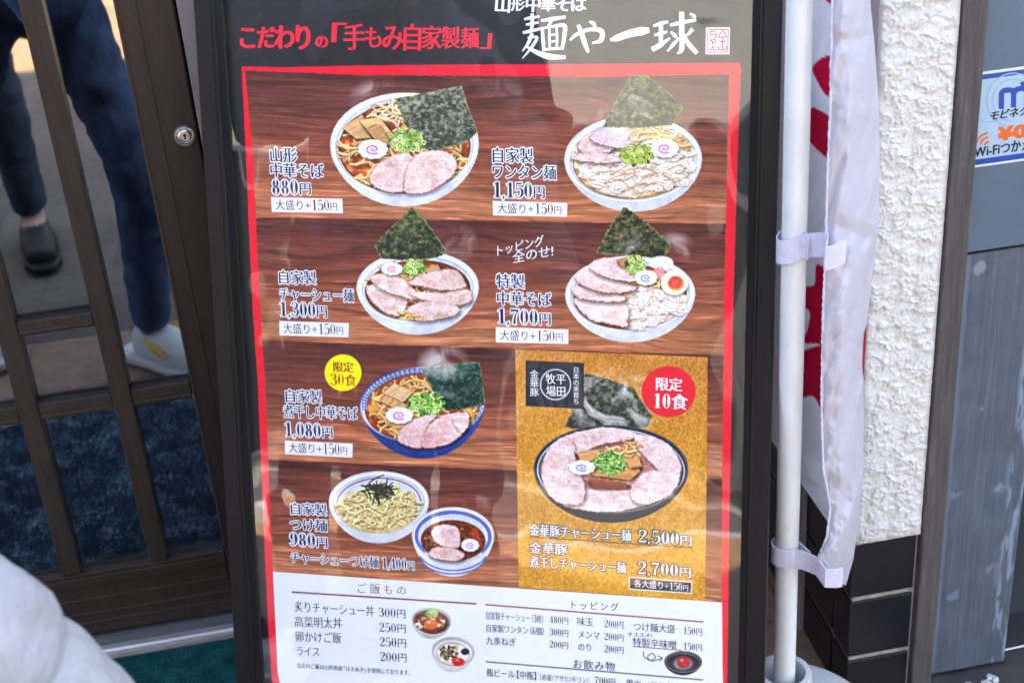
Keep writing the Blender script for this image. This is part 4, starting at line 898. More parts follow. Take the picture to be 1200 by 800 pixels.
def text(ink, s, p0, p1, h, fill=0, out=None, ow=.085, thin=.004, smear=.05, dig=1.0, yen=.80, small=None, up=None, fit=True, jitter=0, slant=0, dlw=1.0):
    """s set from p0 to p1 (bottom left, bottom right of the ink), h the height of the ink in photo pixels"""
    em = h / .92; p0 = np.array(p0, float); p1 = np.array(p1, float); L = np.linalg.norm(p1 - p0); ax = (p1 - p0) / L
    upv = np.array(up) if up is not None else np.array([-lean(p0[0]), -1.0])
    items = []; x = 0; ri = 0
    for ch in s:
        if ch == ' ': x += .3; continue
        if ch in '0123456789,+' and dig:
            a = {',': .24, '+': .64}.get(ch, .57) * dig; items.append((ch, x, dig, 'd')); x += a
        else:
            sc = yen if ch == '円' and dig else 1.0
            V, F = glyph(ch, 0)
            if ord(ch) < 0x2e80: a = (V[:, 0].max() + .06) if len(V) else .3
            elif ch in '（）【】「」': a = .62
            else: a = .985
            items.append((ch, x, sc, 'g')); x += a * sc
    W = x - .04; sx = L / (W * em) if fit else 1.0
    if fit: sx = min(max(sx, .5), 1.9)
    lift = ink.z; ink.z += 1
    passes = ([(out, True)] if out is not None else []) + [(fill, False)]
    for mi, isout in passes:
        li = lift * .000018 + (.000009 if not isout else 0)
        for k_i, (ch, xo, sc, ty) in enumerate(items):
            jr = random.Random(ord(ch) * 31 + k_i); ja = jr.uniform(-1, 1) * jitter; js = 1 + jr.uniform(-.4, .8) * jitter * .6
            if ty == 'd': parts_ = digit(ch, ow if isout else 0, dlw); shifts = [(0, 0)]; dy = 0.0
            else:
                V, F = glyph(ch, -max(thin, 0) if not isout else 0)
                if ch in '（【「': V = V - np.array([.38, 0])
                parts_ = [(V, F)]; dy = .06 / max(sc, .5)
                if isout: shifts = [(ow * .95 * math.cos(t), ow * .95 * math.sin(t)) for t in np.linspace(0, 2 * math.pi, 12, endpoint=False)]
                elif thin < 0: shifts = [((-thin + smear / 2) * math.cos(t), -thin * math.sin(t)) for t in np.linspace(0, 2 * math.pi, 8, endpoint=False)]
                else: shifts = [(-smear / 2, 0), (0, 0), (smear / 2, 0)]
            for V, F in parts_:
                if len(V) == 0: continue
                for q, sh in enumerate(shifts):
                    vx = (V[:, 0] + sh[0]) * sc; vy = (V[:, 1] + sh[1] + dy) * sc * (1 / .98)
                    if ty == 'd': vy = V[:, 1] * sc * .92; vx = V[:, 0] * sc
                    if jitter:
                        c_ = np.array([.5 * sc, .4 * sc]); rx_, ry_ = vx - c_[0], vy - c_[1]; rot = ja * .12; vx, vy = c_[0] + js * (rx_ * math.cos(rot) - ry_ * math.sin(rot)), c_[1] + js * (rx_ * math.sin(rot) + ry_ * math.cos(rot))
                    if slant: vx = vx + slant * vy
                    X = p0[0] + ax[0] * (xo + vx) * em * sx + upv[0] * vy * em; Y = p0[1] + ax[1] * (xo + vx) * em * sx + upv[1] * vy * em
                    ink.addxy(np.stack([X, Y], 1), F, mi, li + q * .0000007)
def vtext(ink, s, x, y0, y1, wd, fill=0, thin=.0, smear=.02):
    n = len(s); st = (y1 - y0) / n
    for i, ch in enumerate(s): text(ink, ch, (x - wd / 2, y0 + st * (i + 1) - .3), (x + wd / 2, y0 + st * (i + 1) - .3 + .3), st * .95, fill, thin=thin, smear=smear)
def flat(name, c, rough=.55, spec=.25):
    k = NT(name); v = k.coords(); c = np.array(c)
    k.l(k.ramp(k.noise(v, 300, 3), [(.3, c * .93), (.7, np.minimum(c * 1.06, .9))]), k.p.inputs['Base Color']); k.p.inputs['Roughness'].default_value = rough; k.p.inputs['Specular IOR Level'].default_value = spec; return k.m
I_NAVY = flat('ink_navy', srgb(34, 40, 70)); I_WHITE = flat('ink_white', srgb(244, 244, 248)); I_BROWN = flat('ink_brown', srgb(96, 44, 46)); I_BLACK = flat('ink_black', srgb(34, 40, 46))
I_RED = flat('ink_red', srgb(240, 44, 62)); I_DARK = flat('ink_dark_brown', srgb(58, 38, 30)); I_RUST = flat('ink_rust', srgb(176, 60, 24))
def pproj(x, y, lift):
    u, w_ = to_poster(x, y); return np.stack([u, -.0001 - lift + 0 * u, w_], -1)
def block(name, lines, mats):
    ink = Ink(pproj)
    for a, kw in lines: text(ink, *a, **kw)
    return ink.build(name, mats, poster)
NW = dict(fill=0, out=1)
def dish(lines): block('menu_lettering', [((s, p0, p1, h), dict(fill=0, out=1, ow=.085, **({'dlw': 1.15} if '円' in s else {}))) for s, p0, p1, h in lines], [I_NAVY, I_WHITE])
dish([('山形', (315.6, 190), (347.8, 190.3), 17.5), ('中華そば', (316, 207.3), (379, 208.5), 16.5), ('880円', (318.5, 227.5), (364.5, 228.3), 17.5)])
dish([('自家製', (575, 190.3), (624.5, 191), 17.5), ('ワンタン麺', (575.5, 209), (651.5, 210.5), 16.5), ('1,150円', (577.5, 231), (638.5, 232.5), 18)])
dish([('自家製', (325, 332), (370.5, 333), 15.5), ('チャーシュー麺', (327, 351.5), (414.5, 353.6), 15), ('1,300円', (327.5, 370), (383.5, 372), 17)])
dish([('特製', (581, 337), (614.5, 338), 16.5), ('中華そば', (581.3, 357), (645.5, 359), 16), ('1,700円', (582.5, 378.5), (645.5, 381), 17.5)])
dish([('自家製', (332.7, 470.5), (377, 472), 14.8), ('煮干し中華そば', (332.3, 488.5), (419, 491.5), 14.8), ('1,080円', (333.5, 510.5), (390, 513), 16.5)])
dish([('自家製', (338.8, 602), (382.8, 603.8), 13.8), ('つけ麺', (339.3, 620.5), (383.5, 622.5), 14), ('980円', (339.5, 638.5), (384, 641.5), 15.5)])
dish([('チャーシューつけ麺 1,400円', (340.3, 658.5), (486, 667.5), 12.8)])
for p in LBX:
    (a, b_, c, d_) = [np.array(q) for q in p]
    l0 = d_ + (a - d_) * .17 + (c - d_) * .055; l1 = c + (b_ - c) * .17 - (c - d_) * .075
    block('menu_lettering', [(('大盛り+150円', l0, l1, 11.8), dict(fill=0, thin=.006, smear=.02, dig=1.08, yen=.82, dlw=.9))], [I_BROWN])
ink = Ink(pproj); text(ink, 'トッピング', (579, 301), (637, 287.5), 12.5, 0, thin=.0, smear=.02); text(ink, '全のせ!', (600.5, 308.5), (648.5, 300), 13.5, 0, thin=.0, smear=.02); ink.build('menu_lettering', [I_WHITE], poster)
block('badge_lettering', [(('限定', (390, 435.2), (414, 435.8), 11.5), dict(fill=0, smear=.06, thin=0)), (('30食', (387.3, 451), (417.3, 451.8), 13), dict(fill=0, smear=.06, thin=0, dig=1.06, dlw=1.1))], [I_RUST])
block('badge_lettering', [(('限定', (767.5, 456.6), (799, 458), 15), dict(fill=0, smear=.06, thin=0)), (('10食', (764.8, 477.5), (804.5, 479.5), 17.5), dict(fill=0, smear=.07, thin=0, dig=1.0, dlw=1.3))], [I_WHITE])
ink = Ink(pproj)
for ch, x, y in (('牧', 639.4, 449.2), ('平', 651.3, 449.6), ('場', 639.8, 463.6), ('田', 651.6, 464)): text(ink, ch, (x, y), (x + 11.3, y + .4), 12, 0, thin=0, smear=.03)
vtext(ink, '金華豚', 626, 433, 464, 10); vtext(ink, '日本の米育ち', 675, 429.5, 473.5, 7); ink.build('plaque_lettering', [I_WHITE], poster)
GWD = dict(fill=0, out=1, ow=.085)
block('menu_lettering', [(('金華豚チャーシュー麺', (620.3, 626.5), (739.5, 633.8), 13.5), GWD), (('2,500円', (747.5, 634.5), (810.8, 639.4), 15), dict(dlw=1.15, **GWD)), (('金華豚', (620.3, 647.4), (664.5, 649.6), 13), GWD), (('煮干しチャーシュー麺', (620.5, 663.8), (733.5, 671), 13), GWD), (('2,700円', (747, 671.6), (809.8, 676.5), 15), dict(dlw=1.15, **GWD))], [I_WHITE, I_DARK])
block('menu_lettering', [(('各大盛り+150円', (742.8, 687), (806.5, 692.3), 9), dict(fill=0, thin=0, smear=.02))], [I_WHITE])
B_ = dict(fill=0, thin=.006, smear=.022); S_ = dict(fill=0, thin=.004, smear=.02, dlw=.95)
RC = dict(fill=1, thin=.01, smear=.02)
rows_ = [(('ご', (417.5, 694), (429, 694.8), 12), RC), (('飯', (433, 694.9), (445.5, 695.5), 12.3), RC), (('も', (449.5, 695.4), (460, 696), 11.5), RC), (('の', (464.5, 696), (476, 696.4), 10.5), RC),
 (('炙りチャーシュー丼', (345, 716), (438.6, 721.8), 12.6), B_), (('300円', (443.7, 721.8), (475.6, 724), 10.8), dict(yen=.98, **S_)), (('高菜明太丼', (345, 734), (401, 736), 12.8), B_), (('250円', (444.4, 739.4), (476, 741.2), 10.8), dict(yen=.98, **S_)),
 (('卵かけご飯', (345.7, 751.2), (400, 753), 12.6), B_), (('250円', (445, 756.3), (476.4, 758.2), 10.8), dict(yen=.98, **S_)), (('ライス', (347, 767.4), (375, 768.5), 11.3), B_), (('200円', (445.4, 773.6), (477, 775.2), 10.8), dict(yen=.98, **S_)),
 (('当店のご飯は山形県産「はえぬき」を使用しております。', (347.7, 781.6), (484, 790.8), 5.8), dict(fill=0, thin=.0, smear=.02))]
block('rice_menu_lettering', rows_, [I_BLACK, I_BROWN])
Y1_ = dict(yen=.98, **S_); T_ = dict(fill=0, thin=.004, smear=.02)
def spaced(s, p0, p1, h, kw, adv=.8):
    n = len(s); p0 = np.array(p0, float); p1 = np.array(p1, float); st = (p1 - p0) / n
    return [((ch, p0 + st * i, p0 + st * (i + adv), h), kw) for i, ch in enumerate(s)]
rows_ = spaced('トッピング', (666.5, 712.6), (727, 715.6), 9.6, dict(fill=1, thin=.004, smear=.03)) + [
 (('自家製チャーシュー（3枚）', (568.7, 725), (638.2, 729.4), 9.4), T_), (('480円', (643.7, 729.2), (666.2, 731), 8.4), Y1_), (('味玉', (676, 731.8), (695, 733.2), 9.6), T_), (('200円', (708, 734.2), (730.8, 736), 8.6), Y1_), (('つけ麺大盛', (741.7, 738), (791, 741.3), 10), T_), (('150円', (800.5, 742), (823, 744), 8.6), Y1_),
 (('自家製ワンタン（6個）', (569, 739.6), (639.5, 743.8), 9.2), T_), (('300円', (644, 743.6), (666.2, 745.6), 8.4), Y1_), (('メンマ', (677, 746.8), (703, 748.8), 9.4), T_), (('200円', (708, 749), (731, 751), 8.6), Y1_), (('特製辛味噌', (741, 756), (793, 760), 10), T_), (('150円', (800.5, 760.4), (823, 762.6), 8.6), Y1_),
 (('九条ねぎ', (569.5, 754.2), (604.6, 756.4), 9.2), T_), (('200円', (644, 758), (666.2, 760), 8.4), Y1_), (('のり', (677, 761.4), (694, 762.4), 9), T_), (('200円', (708, 763.4), (731, 765.4), 8.6), Y1_), (('オススメ!', (735, 744.6), (763.8, 746.4), 5.4), dict(fill=1, thin=0, smear=.02))] + spaced('お飲み物', (670.8, 781.8), (722, 785.6), 10.6, T_, .88) + [
 (('瓶ビール【中瓶】', (570, 791.4), (630.5, 796), 9.4), T_), (('（赤星/アサヒ/キリン）', (631, 795.6), (691.5, 799.6), 7), T_), (('700円', (696.6, 800), (721.4, 802.4), 8.6), Y1_), (('黒ウーロン茶', (733, 804), (790, 808.6), 9.4), T_)]
block('toppings_menu_lettering', rows_, [I_BLACK, I_BROWN])
# brush headings
block('brush_heading', spaced('こだわり', (279.5, 56), (366, 56), 25, dict(fill=0, thin=-.02, smear=.07, jitter=.6, slant=.06), .95) + [(('の', (369, 56.5), (385, 56.5), 16), dict(fill=0, thin=-.02, smear=.07))] + spaced('「手もみ自家製麺」', (381, 56), (584, 57), 25.5, dict(fill=0, thin=-.006, smear=.05, jitter=.5, slant=.07), .97), [I_RED])
ink = Ink(pproj); text(ink, '山形中華そば', (580, 13.5), (686, 12.5), 17, 0, thin=-.012, smear=.05, jitter=.4, slant=.05); ink.build('brush_heading', [I_WHITE], poster)
ink = Ink(pproj)
def brush(pts, ws):
    V, F = strip([(x, -y) for x, y in pts], ws); ink.addxy(np.stack([V[:, 0], -V[:, 1]], 1), F, 0, ink.z * .00002); ink.z += 1
def box_br(x0, y0, x1, y1, L):
    for pts, ws in L: brush([(x0 + (x1 - x0) * a, y0 + (y1 - y0) * b_) for a, b_ in pts], ws)
# 麺
box_br(611, 16, 664, 69, [([(.06, .13), (.20, .10), (.40, .07)], [2.5, 4, 2.5]), ([(.10, .25), (.22, .23), (.38, .20)], [2.5, 3.6, 2.5]), ([(.24, .0), (.24, .2), (.22, .40)], [4, 4.6, 3.4]), ([(.03, .43), (.2, .39), (.42, .34)], [3, 4.6, 3]),
  ([(.24, .44), (.15, .66), (.02, .84)], [4.4, 4, 1.2]), ([(.14, .54), (.3, .52), (.34, .56), (.22, .76), (.02, 1.0)], [2.5, 3.2, 4, 3.6, 1]), ([(.10, .72), (.3, .84), (.6, .95), (.98, .97)], [2, 5, 7.5, 4.2]),
  ([(.44, .16), (.7, .12), (.98, .08)], [3, 5, 3.6]), ([(.68, .12), (.62, .24), (.58, .3)], [4.4, 3.4, 2]), ([(.46, .30), (.48, .6), (.50, .84)], [3.4, 4.4, 3.6]), ([(.46, .33), (.7, .29), (.95, .27), (.95, .5), (.90, .80)], [2.6, 3.4, 5, 5, 3.8]), ([(.62, .32), (.62, .56), (.63, .78)], [2.6, 3, 2.6]), ([(.78, .31), (.79, .55), (.78, .78)], [2.6, 3, 2.6]), ([(.62, .48), (.78, .46)], [2.4, 2.4]), ([(.63, .63), (.78, .61)], [2.4, 2.4]), ([(.50, .80), (.72, .78), (.9, .77)], [2.6, 3.4, 3])])
# や
box_br(668, 24, 711, 62, [([(.0, .62), (.18, .44), (.55, .28), (.86, .34), (.84, .62), (.60, .70)], [2.6, 4.4, 4.6, 6, 5.6, 2]), ([(.52, .04), (.64, .10), (.70, .24)], [2.4, 5, 2.6]), ([(.22, .14), (.30, .34), (.40, .70), (.50, 1.0)], [4, 5.6, 6, 3.4])])
# 一
box_br(715, 30, 761, 50, [([(.0, .86), (.18, .74), (.5, .48), (.8, .34), (1.0, .28)], [3, 8, 9, 10, 6])])
# 球
box_br(764, 14, 817, 67, [([(.03, .32), (.2, .26), (.36, .22)], [3, 5, 3]), ([(.20, .26), (.20, .5), (.19, .76)], [5, 5.4, 4]), ([(.05, .52), (.2, .48), (.34, .44)], [3, 4.4, 3]), ([(.0, .84), (.18, .74), (.40, .58)], [6, 6.4, 2]),
  ([(.40, .30), (.65, .24), (.98, .18)], [3.4, 5, 3.4]), ([(.66, .0), (.66, .4), (.66, .82), (.56, .93)], [6, 6.4, 6, 2]), ([(.42, .44), (.50, .52), (.56, .58)], [2.6, 5, 2.4]), ([(.60, .58), (.48, .72), (.34, .88)], [2.4, 4.4, 2]), ([(.90, .38), (.82, .48), (.74, .54)], [5, 4, 2]), ([(.70, .50), (.82, .72), (1.0, .92)], [2.6, 6, 5]), ([(.84, .04), (.92, .09), (.97, .13)], [2.4, 4.6, 2.4])])
ink.build('brush_heading', [I_WHITE], poster)
# red seal stamp
ink = Ink(pproj)
ink.addxy(np.array([(827.2, 32.5), (855.6, 32.2), (855, 64), (826.8, 64)]), [(0, 1, 2, 3)], 0, .00002); ink.z = 3
def sl(pts, w_=1.1):
    V, F = strip([(x, -y) for x, y in pts], [w_] * len(pts)); ink.addxy(np.stack([V[:, 0], -V[:, 1]], 1), F, 1, ink.z * .00002); ink.z += 1
for p in ([(829.5, 36), (829.6, 61.5)], [(829.5, 61.8), (852.5, 61)], [(852.8, 61), (853.4, 35)], [(853.4, 34.8), (829.5, 35)], [(841.5, 45), (844, 39.5), (847, 36), (849.5, 40), (852, 44.5)], [(843, 44), (850.5, 43.6)], [(847, 43.8), (846.7, 58)], [(843, 49.2), (850.5, 48.9)], [(841.5, 59), (842.5, 54.5)], [(842, 58.8), (851.5, 58)], [(850.8, 54), (851.6, 57.6)],
          [(832, 37.5), (838, 36.5)], [(834.5, 36), (832.5, 41), (838, 40), (840, 42.5), (836, 44)], [(831.5, 48), (838, 46.5), (838.5, 49.5), (834, 51)], [(833.5, 46), (835.5, 52)], [(836.5, 53), (832, 59.5)], [(834, 56), (836, 56.5), (837, 59.5), (840, 58)]): sl(p)
ink.build('seal_stamp', [I_WHITE, I_RED], poster)

# ------------------------------------------------------------------ clear wavy plastic sheet in front of the print
nx_, nz_ = 150, 215
u_ = np.linspace(UL - .003, UR + .003, nx_); w_ = np.linspace(WBOT - .003, WTOP + .003, nz_); WW2, UU2 = np.meshgrid(w_, u_, indexing='ij')
q1 = fbm(UU2 * 5.5 + 3, WW2 * 5 + 1.7, 71, 2) - .5; q2 = fbm(UU2 * 16, WW2 * 13, 75, 2) - .5
top = np.clip((WW2 - (WTOP - .33)) / .3, 0, 1); lef = np.clip((UL + .16 - UU2) / .15, 0, 1); am = .38 + .9 * np.maximum(top, .25 * lef)
yc = -.0036 + np.clip((.0048 * q1 + .0021 * q2) * am, -.0022, .0022)
k = NT('clear_plastic')
gl = k.n('ShaderNodeBsdfGlossy'); gl.inputs['Roughness'].default_value = .02; gl.inputs['Color'].default_value = (1, 1, 1, 1); tr = k.n('ShaderNodeBsdfTransparent'); tr.inputs['Color'].default_value = (.99, .992, .995, 1)
fr = k.n('ShaderNodeFresnel'); fr.inputs['IOR'].default_value = 1.62; mx = k.n('ShaderNodeMixShader')
mm = k.n('ShaderNodeMath', operation='MULTIPLY'); mm.inputs[1].default_value = 1.15; k.l(fr.outputs[0], mm.inputs[0])
k.l(mm.outputs[0], mx.inputs[0]); k.l(tr.outputs[0], mx.inputs[1]); k.l(gl.outputs[0], mx.inputs[2]); k.l(mx.outputs[0], k.out.inputs[0])
grid_mesh('plastic_cover', np.stack([UU2, yc, WW2], -1), k.m, menu)
COL.objects.unlink(_fo)

# ================================================================== banner on its pole, right of the menu
PC = np.array([.4955, 1.33]); PR = .0133
M_PVC = mat('white_pvc', (.62, .64, .62), .35, var=.05, scale=20)
M_PVCB = mat('base_plastic', (.47, .48, .455), .5, var=.08, scale=12, bump=.05)
pole = empty('banner_pole', (PC[0], PC[1], 0)); tag(pole, 'white plastic banner pole standing in a round water base beside the menu stand', 'banner pole')
b = MB(); b.lathe((0, 0, .075), [(PR - .003, 0), (PR, .002), (PR, 2.4), (PR - .004, 2.41)], 32); b.build('pole_tube', M_PVC, pole, smooth=True)
b = MB(); b.tube([(0, 0, 2.39), (.55, .012, 2.39)], .006, 10); b.build('cross_arm', M_PVC, pole, smooth=True)
b = MB(); b.lathe((0, 0, 0), [(.0001, 0), (.118, 0), (.124, .006), (.125, .050), (.120, .066), (.108, .075), (.06, .079), (.034, .080)], 64); b.build('water_base', M_PVCB, pole, smooth=True)
b = MB(); b.lathe((0, 0, 0), [(.0335, .0795), (.0335, .150), (.0325, .153), (.0262, .153), (.0252, .150), (.0245, .118), (.0165, .117)], 48); b.build('socket', M_PVCB, pole, smooth=True)
b = MB(); b.lathe((0, 0, 0), [(.0243, .116), (.0135, .1155)], 40); b.build('socket_floor', M_BLACK, pole)
b = MB(); b.box((-.0012, -.0352, .081), (.0012, -.0332, .148)); b.build('seam', M_PVCB, pole)

def interp_poly(pts, t):
    pts = np.array(pts, float); s_ = np.linspace(0, 1, len(pts)); return np.stack([np.interp(t, s_, pts[:, 0]), np.interp(t, s_, pts[:, 1])], -1)
ban = empty('banner', (.60, 1.34, 0)); tag(ban, 'white cloth banner with red lettering, folded and strapped to the white pole', 'banner')
OFF = np.array([.60, 1.34, 0])
HEM = [(985, -1500), (981, -700), (978, -300), (975, 0), (974, 66), (973, 130), (970, 200), (967, 300), (965, 350), (964, 400), (963, 450), (963, 500), (965, 550), (973, 595), (969, 628), (957, 657)]
FLD = [(985, -1500), (1000, -700), (1012, -300), (1020, 0), (1026, 66), (1030, 130), (1031, 200), (1029, 270), (1021, 335), (1015, 390), (1012, 440), (1012, 500), (1011, 560), (1006, 615), (1000, 655), (991, 686)]
T = np.linspace(0, 1, 420); Sx = np.linspace(0, 1, 46)
hp = interp_poly(HEM, T); fp = interp_poly(FLD, T)
gxx = hp[:, None, :] * (1 - Sx)[None, :, None] + fp[:, None, :] * Sx[None, :, None]
tt_, ss_ = np.meshgrid(T, Sx, indexing='ij')
dep = 1.296 + .050 * ss_ ** 1.6 - .016 * np.sin(np.pi * ss_) + .020 * (fbm(ss_ * 1.6 + 3, tt_ * 20 + ss_ * 4, 5, 2) - .5) + .006 * (fbm(ss_ * 5, tt_ * 60, 8, 2) - .5) + .005 * np.abs(((ss_ * 1.3 + tt_ * 9) % 1) - .5)
def crease(D, PX, a, b_, w_, amp):
    (ax, ay), (bx, by) = a, b_; ex, ey = bx - ax, by - ay; L = math.hypot(ex, ey); s_ = ((PX[..., 0] - ax) * ey - (PX[..., 1] - ay) * ex) / L; al = ((PX[..., 0] - ax) * ex + (PX[..., 1] - ay) * ey) / L ** 2
    return D + amp * np.clip(1 - np.abs(s_) / w_, 0, 1) * np.clip(1.3 - np.abs(al - .5) * 2, 0, 1)
for a_, b_2, w_2, am_ in (((972, 52), (1022, 42), 12, .010), ((1000, -20), (990, 240), 14, -.006), ((1006, 60), (1014, 420), 12, .007), ((968, 260), (1030, 285), 16, .008), ((985, 330), (992, 640), 10, -.006), ((966, 560), (1010, 600), 14, .008), ((1004, 420), (984, 660), 9, .006)): dep = crease(dep, gxx, a_, b_2, w_2, am_)
def px_to_y(PXY, DEP):
    d = np.stack([(PXY[..., 0] - 600) / FPX, -(PXY[..., 1] - 400) / FPX, -np.ones(DEP.shape)], -1) @ CR.T
    return d * (DEP / d[..., 1])[..., None] + np.array([0, 0, CAM_H])
REDP = [[(967, 66.6), (954, 76), (954, 88), (972, 114), (990, 90), (985, 66)], [(949, 130), (957.5, 128), (990, 152), (990, 198), (971, 187), (946, 161)], [(950, -40), (990, -40), (990, 6), (967, 0)], [(956, 312), (963, 312), (985, 330), (985, 420), (965, 404), (940.5, 401), (946, 387), (949, 366), (940.5, 357), (940.5, 338), (954.5, 333)],
        [(942, 411), (985, 411), (985, 500), (965, 483), (953, 464), (937, 467.6), (930, 466), (930, 436), (942, 436)], [(941, 270), (950, 276), (950, 283), (941, 283)]]
REDF = [[(1019, -60), (1040, -60), (1040, 22), (1026, 28), (1021, 10)], [(1014.5, 384), (1030, 380), (1030, 446), (1013, 444), (1010.8, 415)]]
def flag_col(PX, reds):
    c = np.zeros(PX.shape[:2] + (3,)) + np.array([213, 211, 217]); c += ((fbm(PX[..., 0] * .05, PX[..., 1] * .05, 3) - .5) * 8)[..., None]
    class W_: pass
    w_ = W_(); w_.x, w_.y = PX[..., 0], PX[..., 1]
    for p in reds:
        m_ = np.clip(.5 - poly_sd(w_, smooth_poly(p, 4)), 0, 1)[..., None]; c = c * (1 - m_) + np.array([176, 16, 52]) * m_
    return lin(c)
M_CLOTH = vcol('banner_cloth', .8, .15, .15, 900, .45)
grid_mesh('front_cloth', px_to_y(gxx, dep) - OFF, M_CLOTH, ban, True, flag_col(gxx, REDF))
BLF = [(930, -1500), (922, -700), (912, -300), (906, 0), (905, 66), (905, 130), (904, 200), (904, 250), (903, 300), (903, 340), (903, 380), (902, 420), (902, 450), (902, 480), (902, 500), (902, 513)]
lp = interp_poly(BLF, T); rp = interp_poly(FLD, T); rp = rp.copy(); rp[:, 1] = np.where(rp[:, 1] > 0, rp[:, 1] * (640 / 686), rp[:, 1]); rp[:, 0] -= 1
Sb = np.linspace(0, 1, 90)
gb = lp[:, None, :] * (1 - Sb)[None, :, None] + rp[:, None, :] * Sb[None, :, None]; tb, sb = np.meshgrid(T, Sb, indexing='ij')
depb = 1.384 + .115 * (1 - sb) ** 2 - .030 * sb ** 4 + .010 * (fbm(sb * 3.5, tb * 22 + sb * 4, 15, 3) - .5) + .004 * np.abs(((sb * 1.1 - tb * 7) % 1) - .5)
grid_mesh('back_cloth', px_to_y(gb, depb) - OFF, M_CLOTH, ban, True, flag_col(gb, REDP))
hem3 = px_to_y(hp, np.full(len(T), 1.2945)) - OFF
b = MB(); hr = .0009 + .0007 * vnoise(T * 160, T * 0, 4); sel = slice(50, 420, 1)
b.tube([p + np.array([.0003 * math.sin(i * 1.3), 0, 0]) for i, p in enumerate(hem3[sel])], hr[sel], 6)
M_TAPE = mat('white_tape', (.58, .57, .67), .8, var=.08, scale=120, bump=.6, bscale=700)
b.build('hem', M_TAPE, ban, smooth=True)
def strap(pl, pr, hw, label):
    a = at_y(*pl, PC[1] - .017); c = at_y(*pr, 1.278); zl, zr = a[2], c[2]; r = PR + .0022; path = []
    path += [(c[0], 1.2715), (c[0] - .008, 1.2705), (c[0] - .020, 1.2735), (PC[0] + .024, 1.297), (PC[0] + .012, 1.3105)]
    for t in np.linspace(-75, -270, 20): path.append((PC[0] + (r + .003 * max(0, -math.cos(R(t)))) * math.cos(R(t)), PC[1] + r * math.sin(R(t))))
    path += [(PC[0] + .010, 1.3445), (c[0] - .026, 1.3075)]
    path = np.array(path); zz = zl + (zr - zl) * (path[:, 0] - a[0]) / (c[0] - a[0]); n = len(path); b = MB(); vs_ = []
    tg = np.gradient(path, axis=0); tg /= np.linalg.norm(tg, axis=1)[:, None]; nn = np.stack([-tg[:, 1], tg[:, 0]], 1) * .0006
    for sgn in (1, -1):
        for up_ in (1, -1):
            for i in range(n): vs_.append((path[i, 0] + nn[i, 0] * sgn, path[i, 1] + nn[i, 1] * sgn, zz[i] + up_ * hw))
    q = lambda k_, i: k_ * n + i
    fs = []
    for i in range(n - 1):
        fs += [(q(0, i), q(0, i + 1), q(1, i + 1), q(1, i)), (q(2, i), q(3, i), q(3, i + 1), q(2, i + 1)), (q(0, i), q(2, i), q(2, i + 1), q(0, i + 1)), (q(1, i), q(1, i + 1), q(3, i + 1), q(3, i))]
    fs += [(q(0, 0), q(1, 0), q(3, 0), q(2, 0)), (q(0, n - 1), q(2, n - 1), q(3, n - 1), q(1, n - 1))]
    b.add([np.array(v_) - OFF for v_ in vs_], fs); o = b.build('strap', M_TAPE, ban, smooth=True); return o
strap((912, 304), (988, 291), .0136, ''); strap((898, 659), (985, 672), .0132, '')

# ------------------------------------------------------------------ sticker on the grey door
SYD = WY - .0018
st_e = empty('sticker', (.78, SYD, .81)); tag(st_e, 'pale blue wireless internet sticker with blue bands on the grey door', 'sticker')
OS = np.array([.78, SYD, .81])
def sproj(x, y, lift):
    x = np.asarray(x, float); y = np.asarray(y, float); return px_to_y(np.stack([x, y], -1), np.full(x.shape, SYD - .0009 - lift)) - OS
a = at_y(1146, 85, SYD); c = at_y(1134, 197.5, SYD); zt, zb = a[2], c[2]; xl = .7352; xr = xl + .128
def sbox(b, x0, x1, z0, z1, y): b.box((x0 - OS[0], y - SYD, z0 - OS[2]), (x1 - OS[0], y - SYD + .0008, z1 - OS[2]))
b = MB(); sbox(b, xl, xr, zb, zt, SYD - .0007); b.build('sheet', mat('sticker_white', (.58, .62, .64), .35, var=.05, scale=60), st_e, bevel=.0003)
S_LB = flat('sticker_pale_blue', srgb(154, 180, 198), .35, .4); S_BL = flat('sticker_blue', srgb(17, 67, 146), .35, .4); S_K = flat('sticker_black', srgb(24, 26, 34), .35, .4); S_OR = flat('sticker_orange', srgb(208, 95, 20), .35, .4); S_L2 = flat('sticker_ring', srgb(130, 165, 187), .35, .4)
hh_ = zt - zb; ink = Ink(sproj)
def srect(x0, x1, z0, z1, mi):
    L = ink.layers.setdefault(mi, MB()); y = -.0009 - ink.z * .00002; ink.z += 1
    L.add([(x0 - OS[0], y, z0 - OS[2]), (x1 - OS[0], y, z0 - OS[2]), (x1 - OS[0], y, z1 - OS[2]), (x0 - OS[0], y, z1 - OS[2])], [(0, 1, 2, 3)])
srect(xl + .002, xr - .002, zb + .003, zt - .003, 0); srect(xl + .002, xr - .002, zt - .0085, zt - .003, 1); srect(xl + .002, xr - .002, zb + .003, zb + .0098, 1)
def sring(cx, cy, r0, r1, mi, a0=0, a1=360):
    t = np.radians(np.linspace(a0, a1, 40)); V = np.vstack([np.stack([cx + r1 * np.cos(t), cy - r1 * np.sin(t)], 1), np.stack([cx + r0 * np.cos(t), cy - r0 * np.sin(t)], 1)])
    ink.addxy(V, [(i, i + 1, 40 + i + 1, 40 + i) for i in range(39)], mi, ink.z * .00002); ink.z += 1
for r in (24, 31): sring(1188, 118, r, r + 1.6, 4, 62, 262)
def sstroke(pts, w_, mi):
    V, F = strip([(x, -y) for x, y in pts], [w_] * len(pts)); ink.addxy(np.stack([V[:, 0], -V[:, 1]], 1), F, mi, ink.z * .00002); ink.z += 1
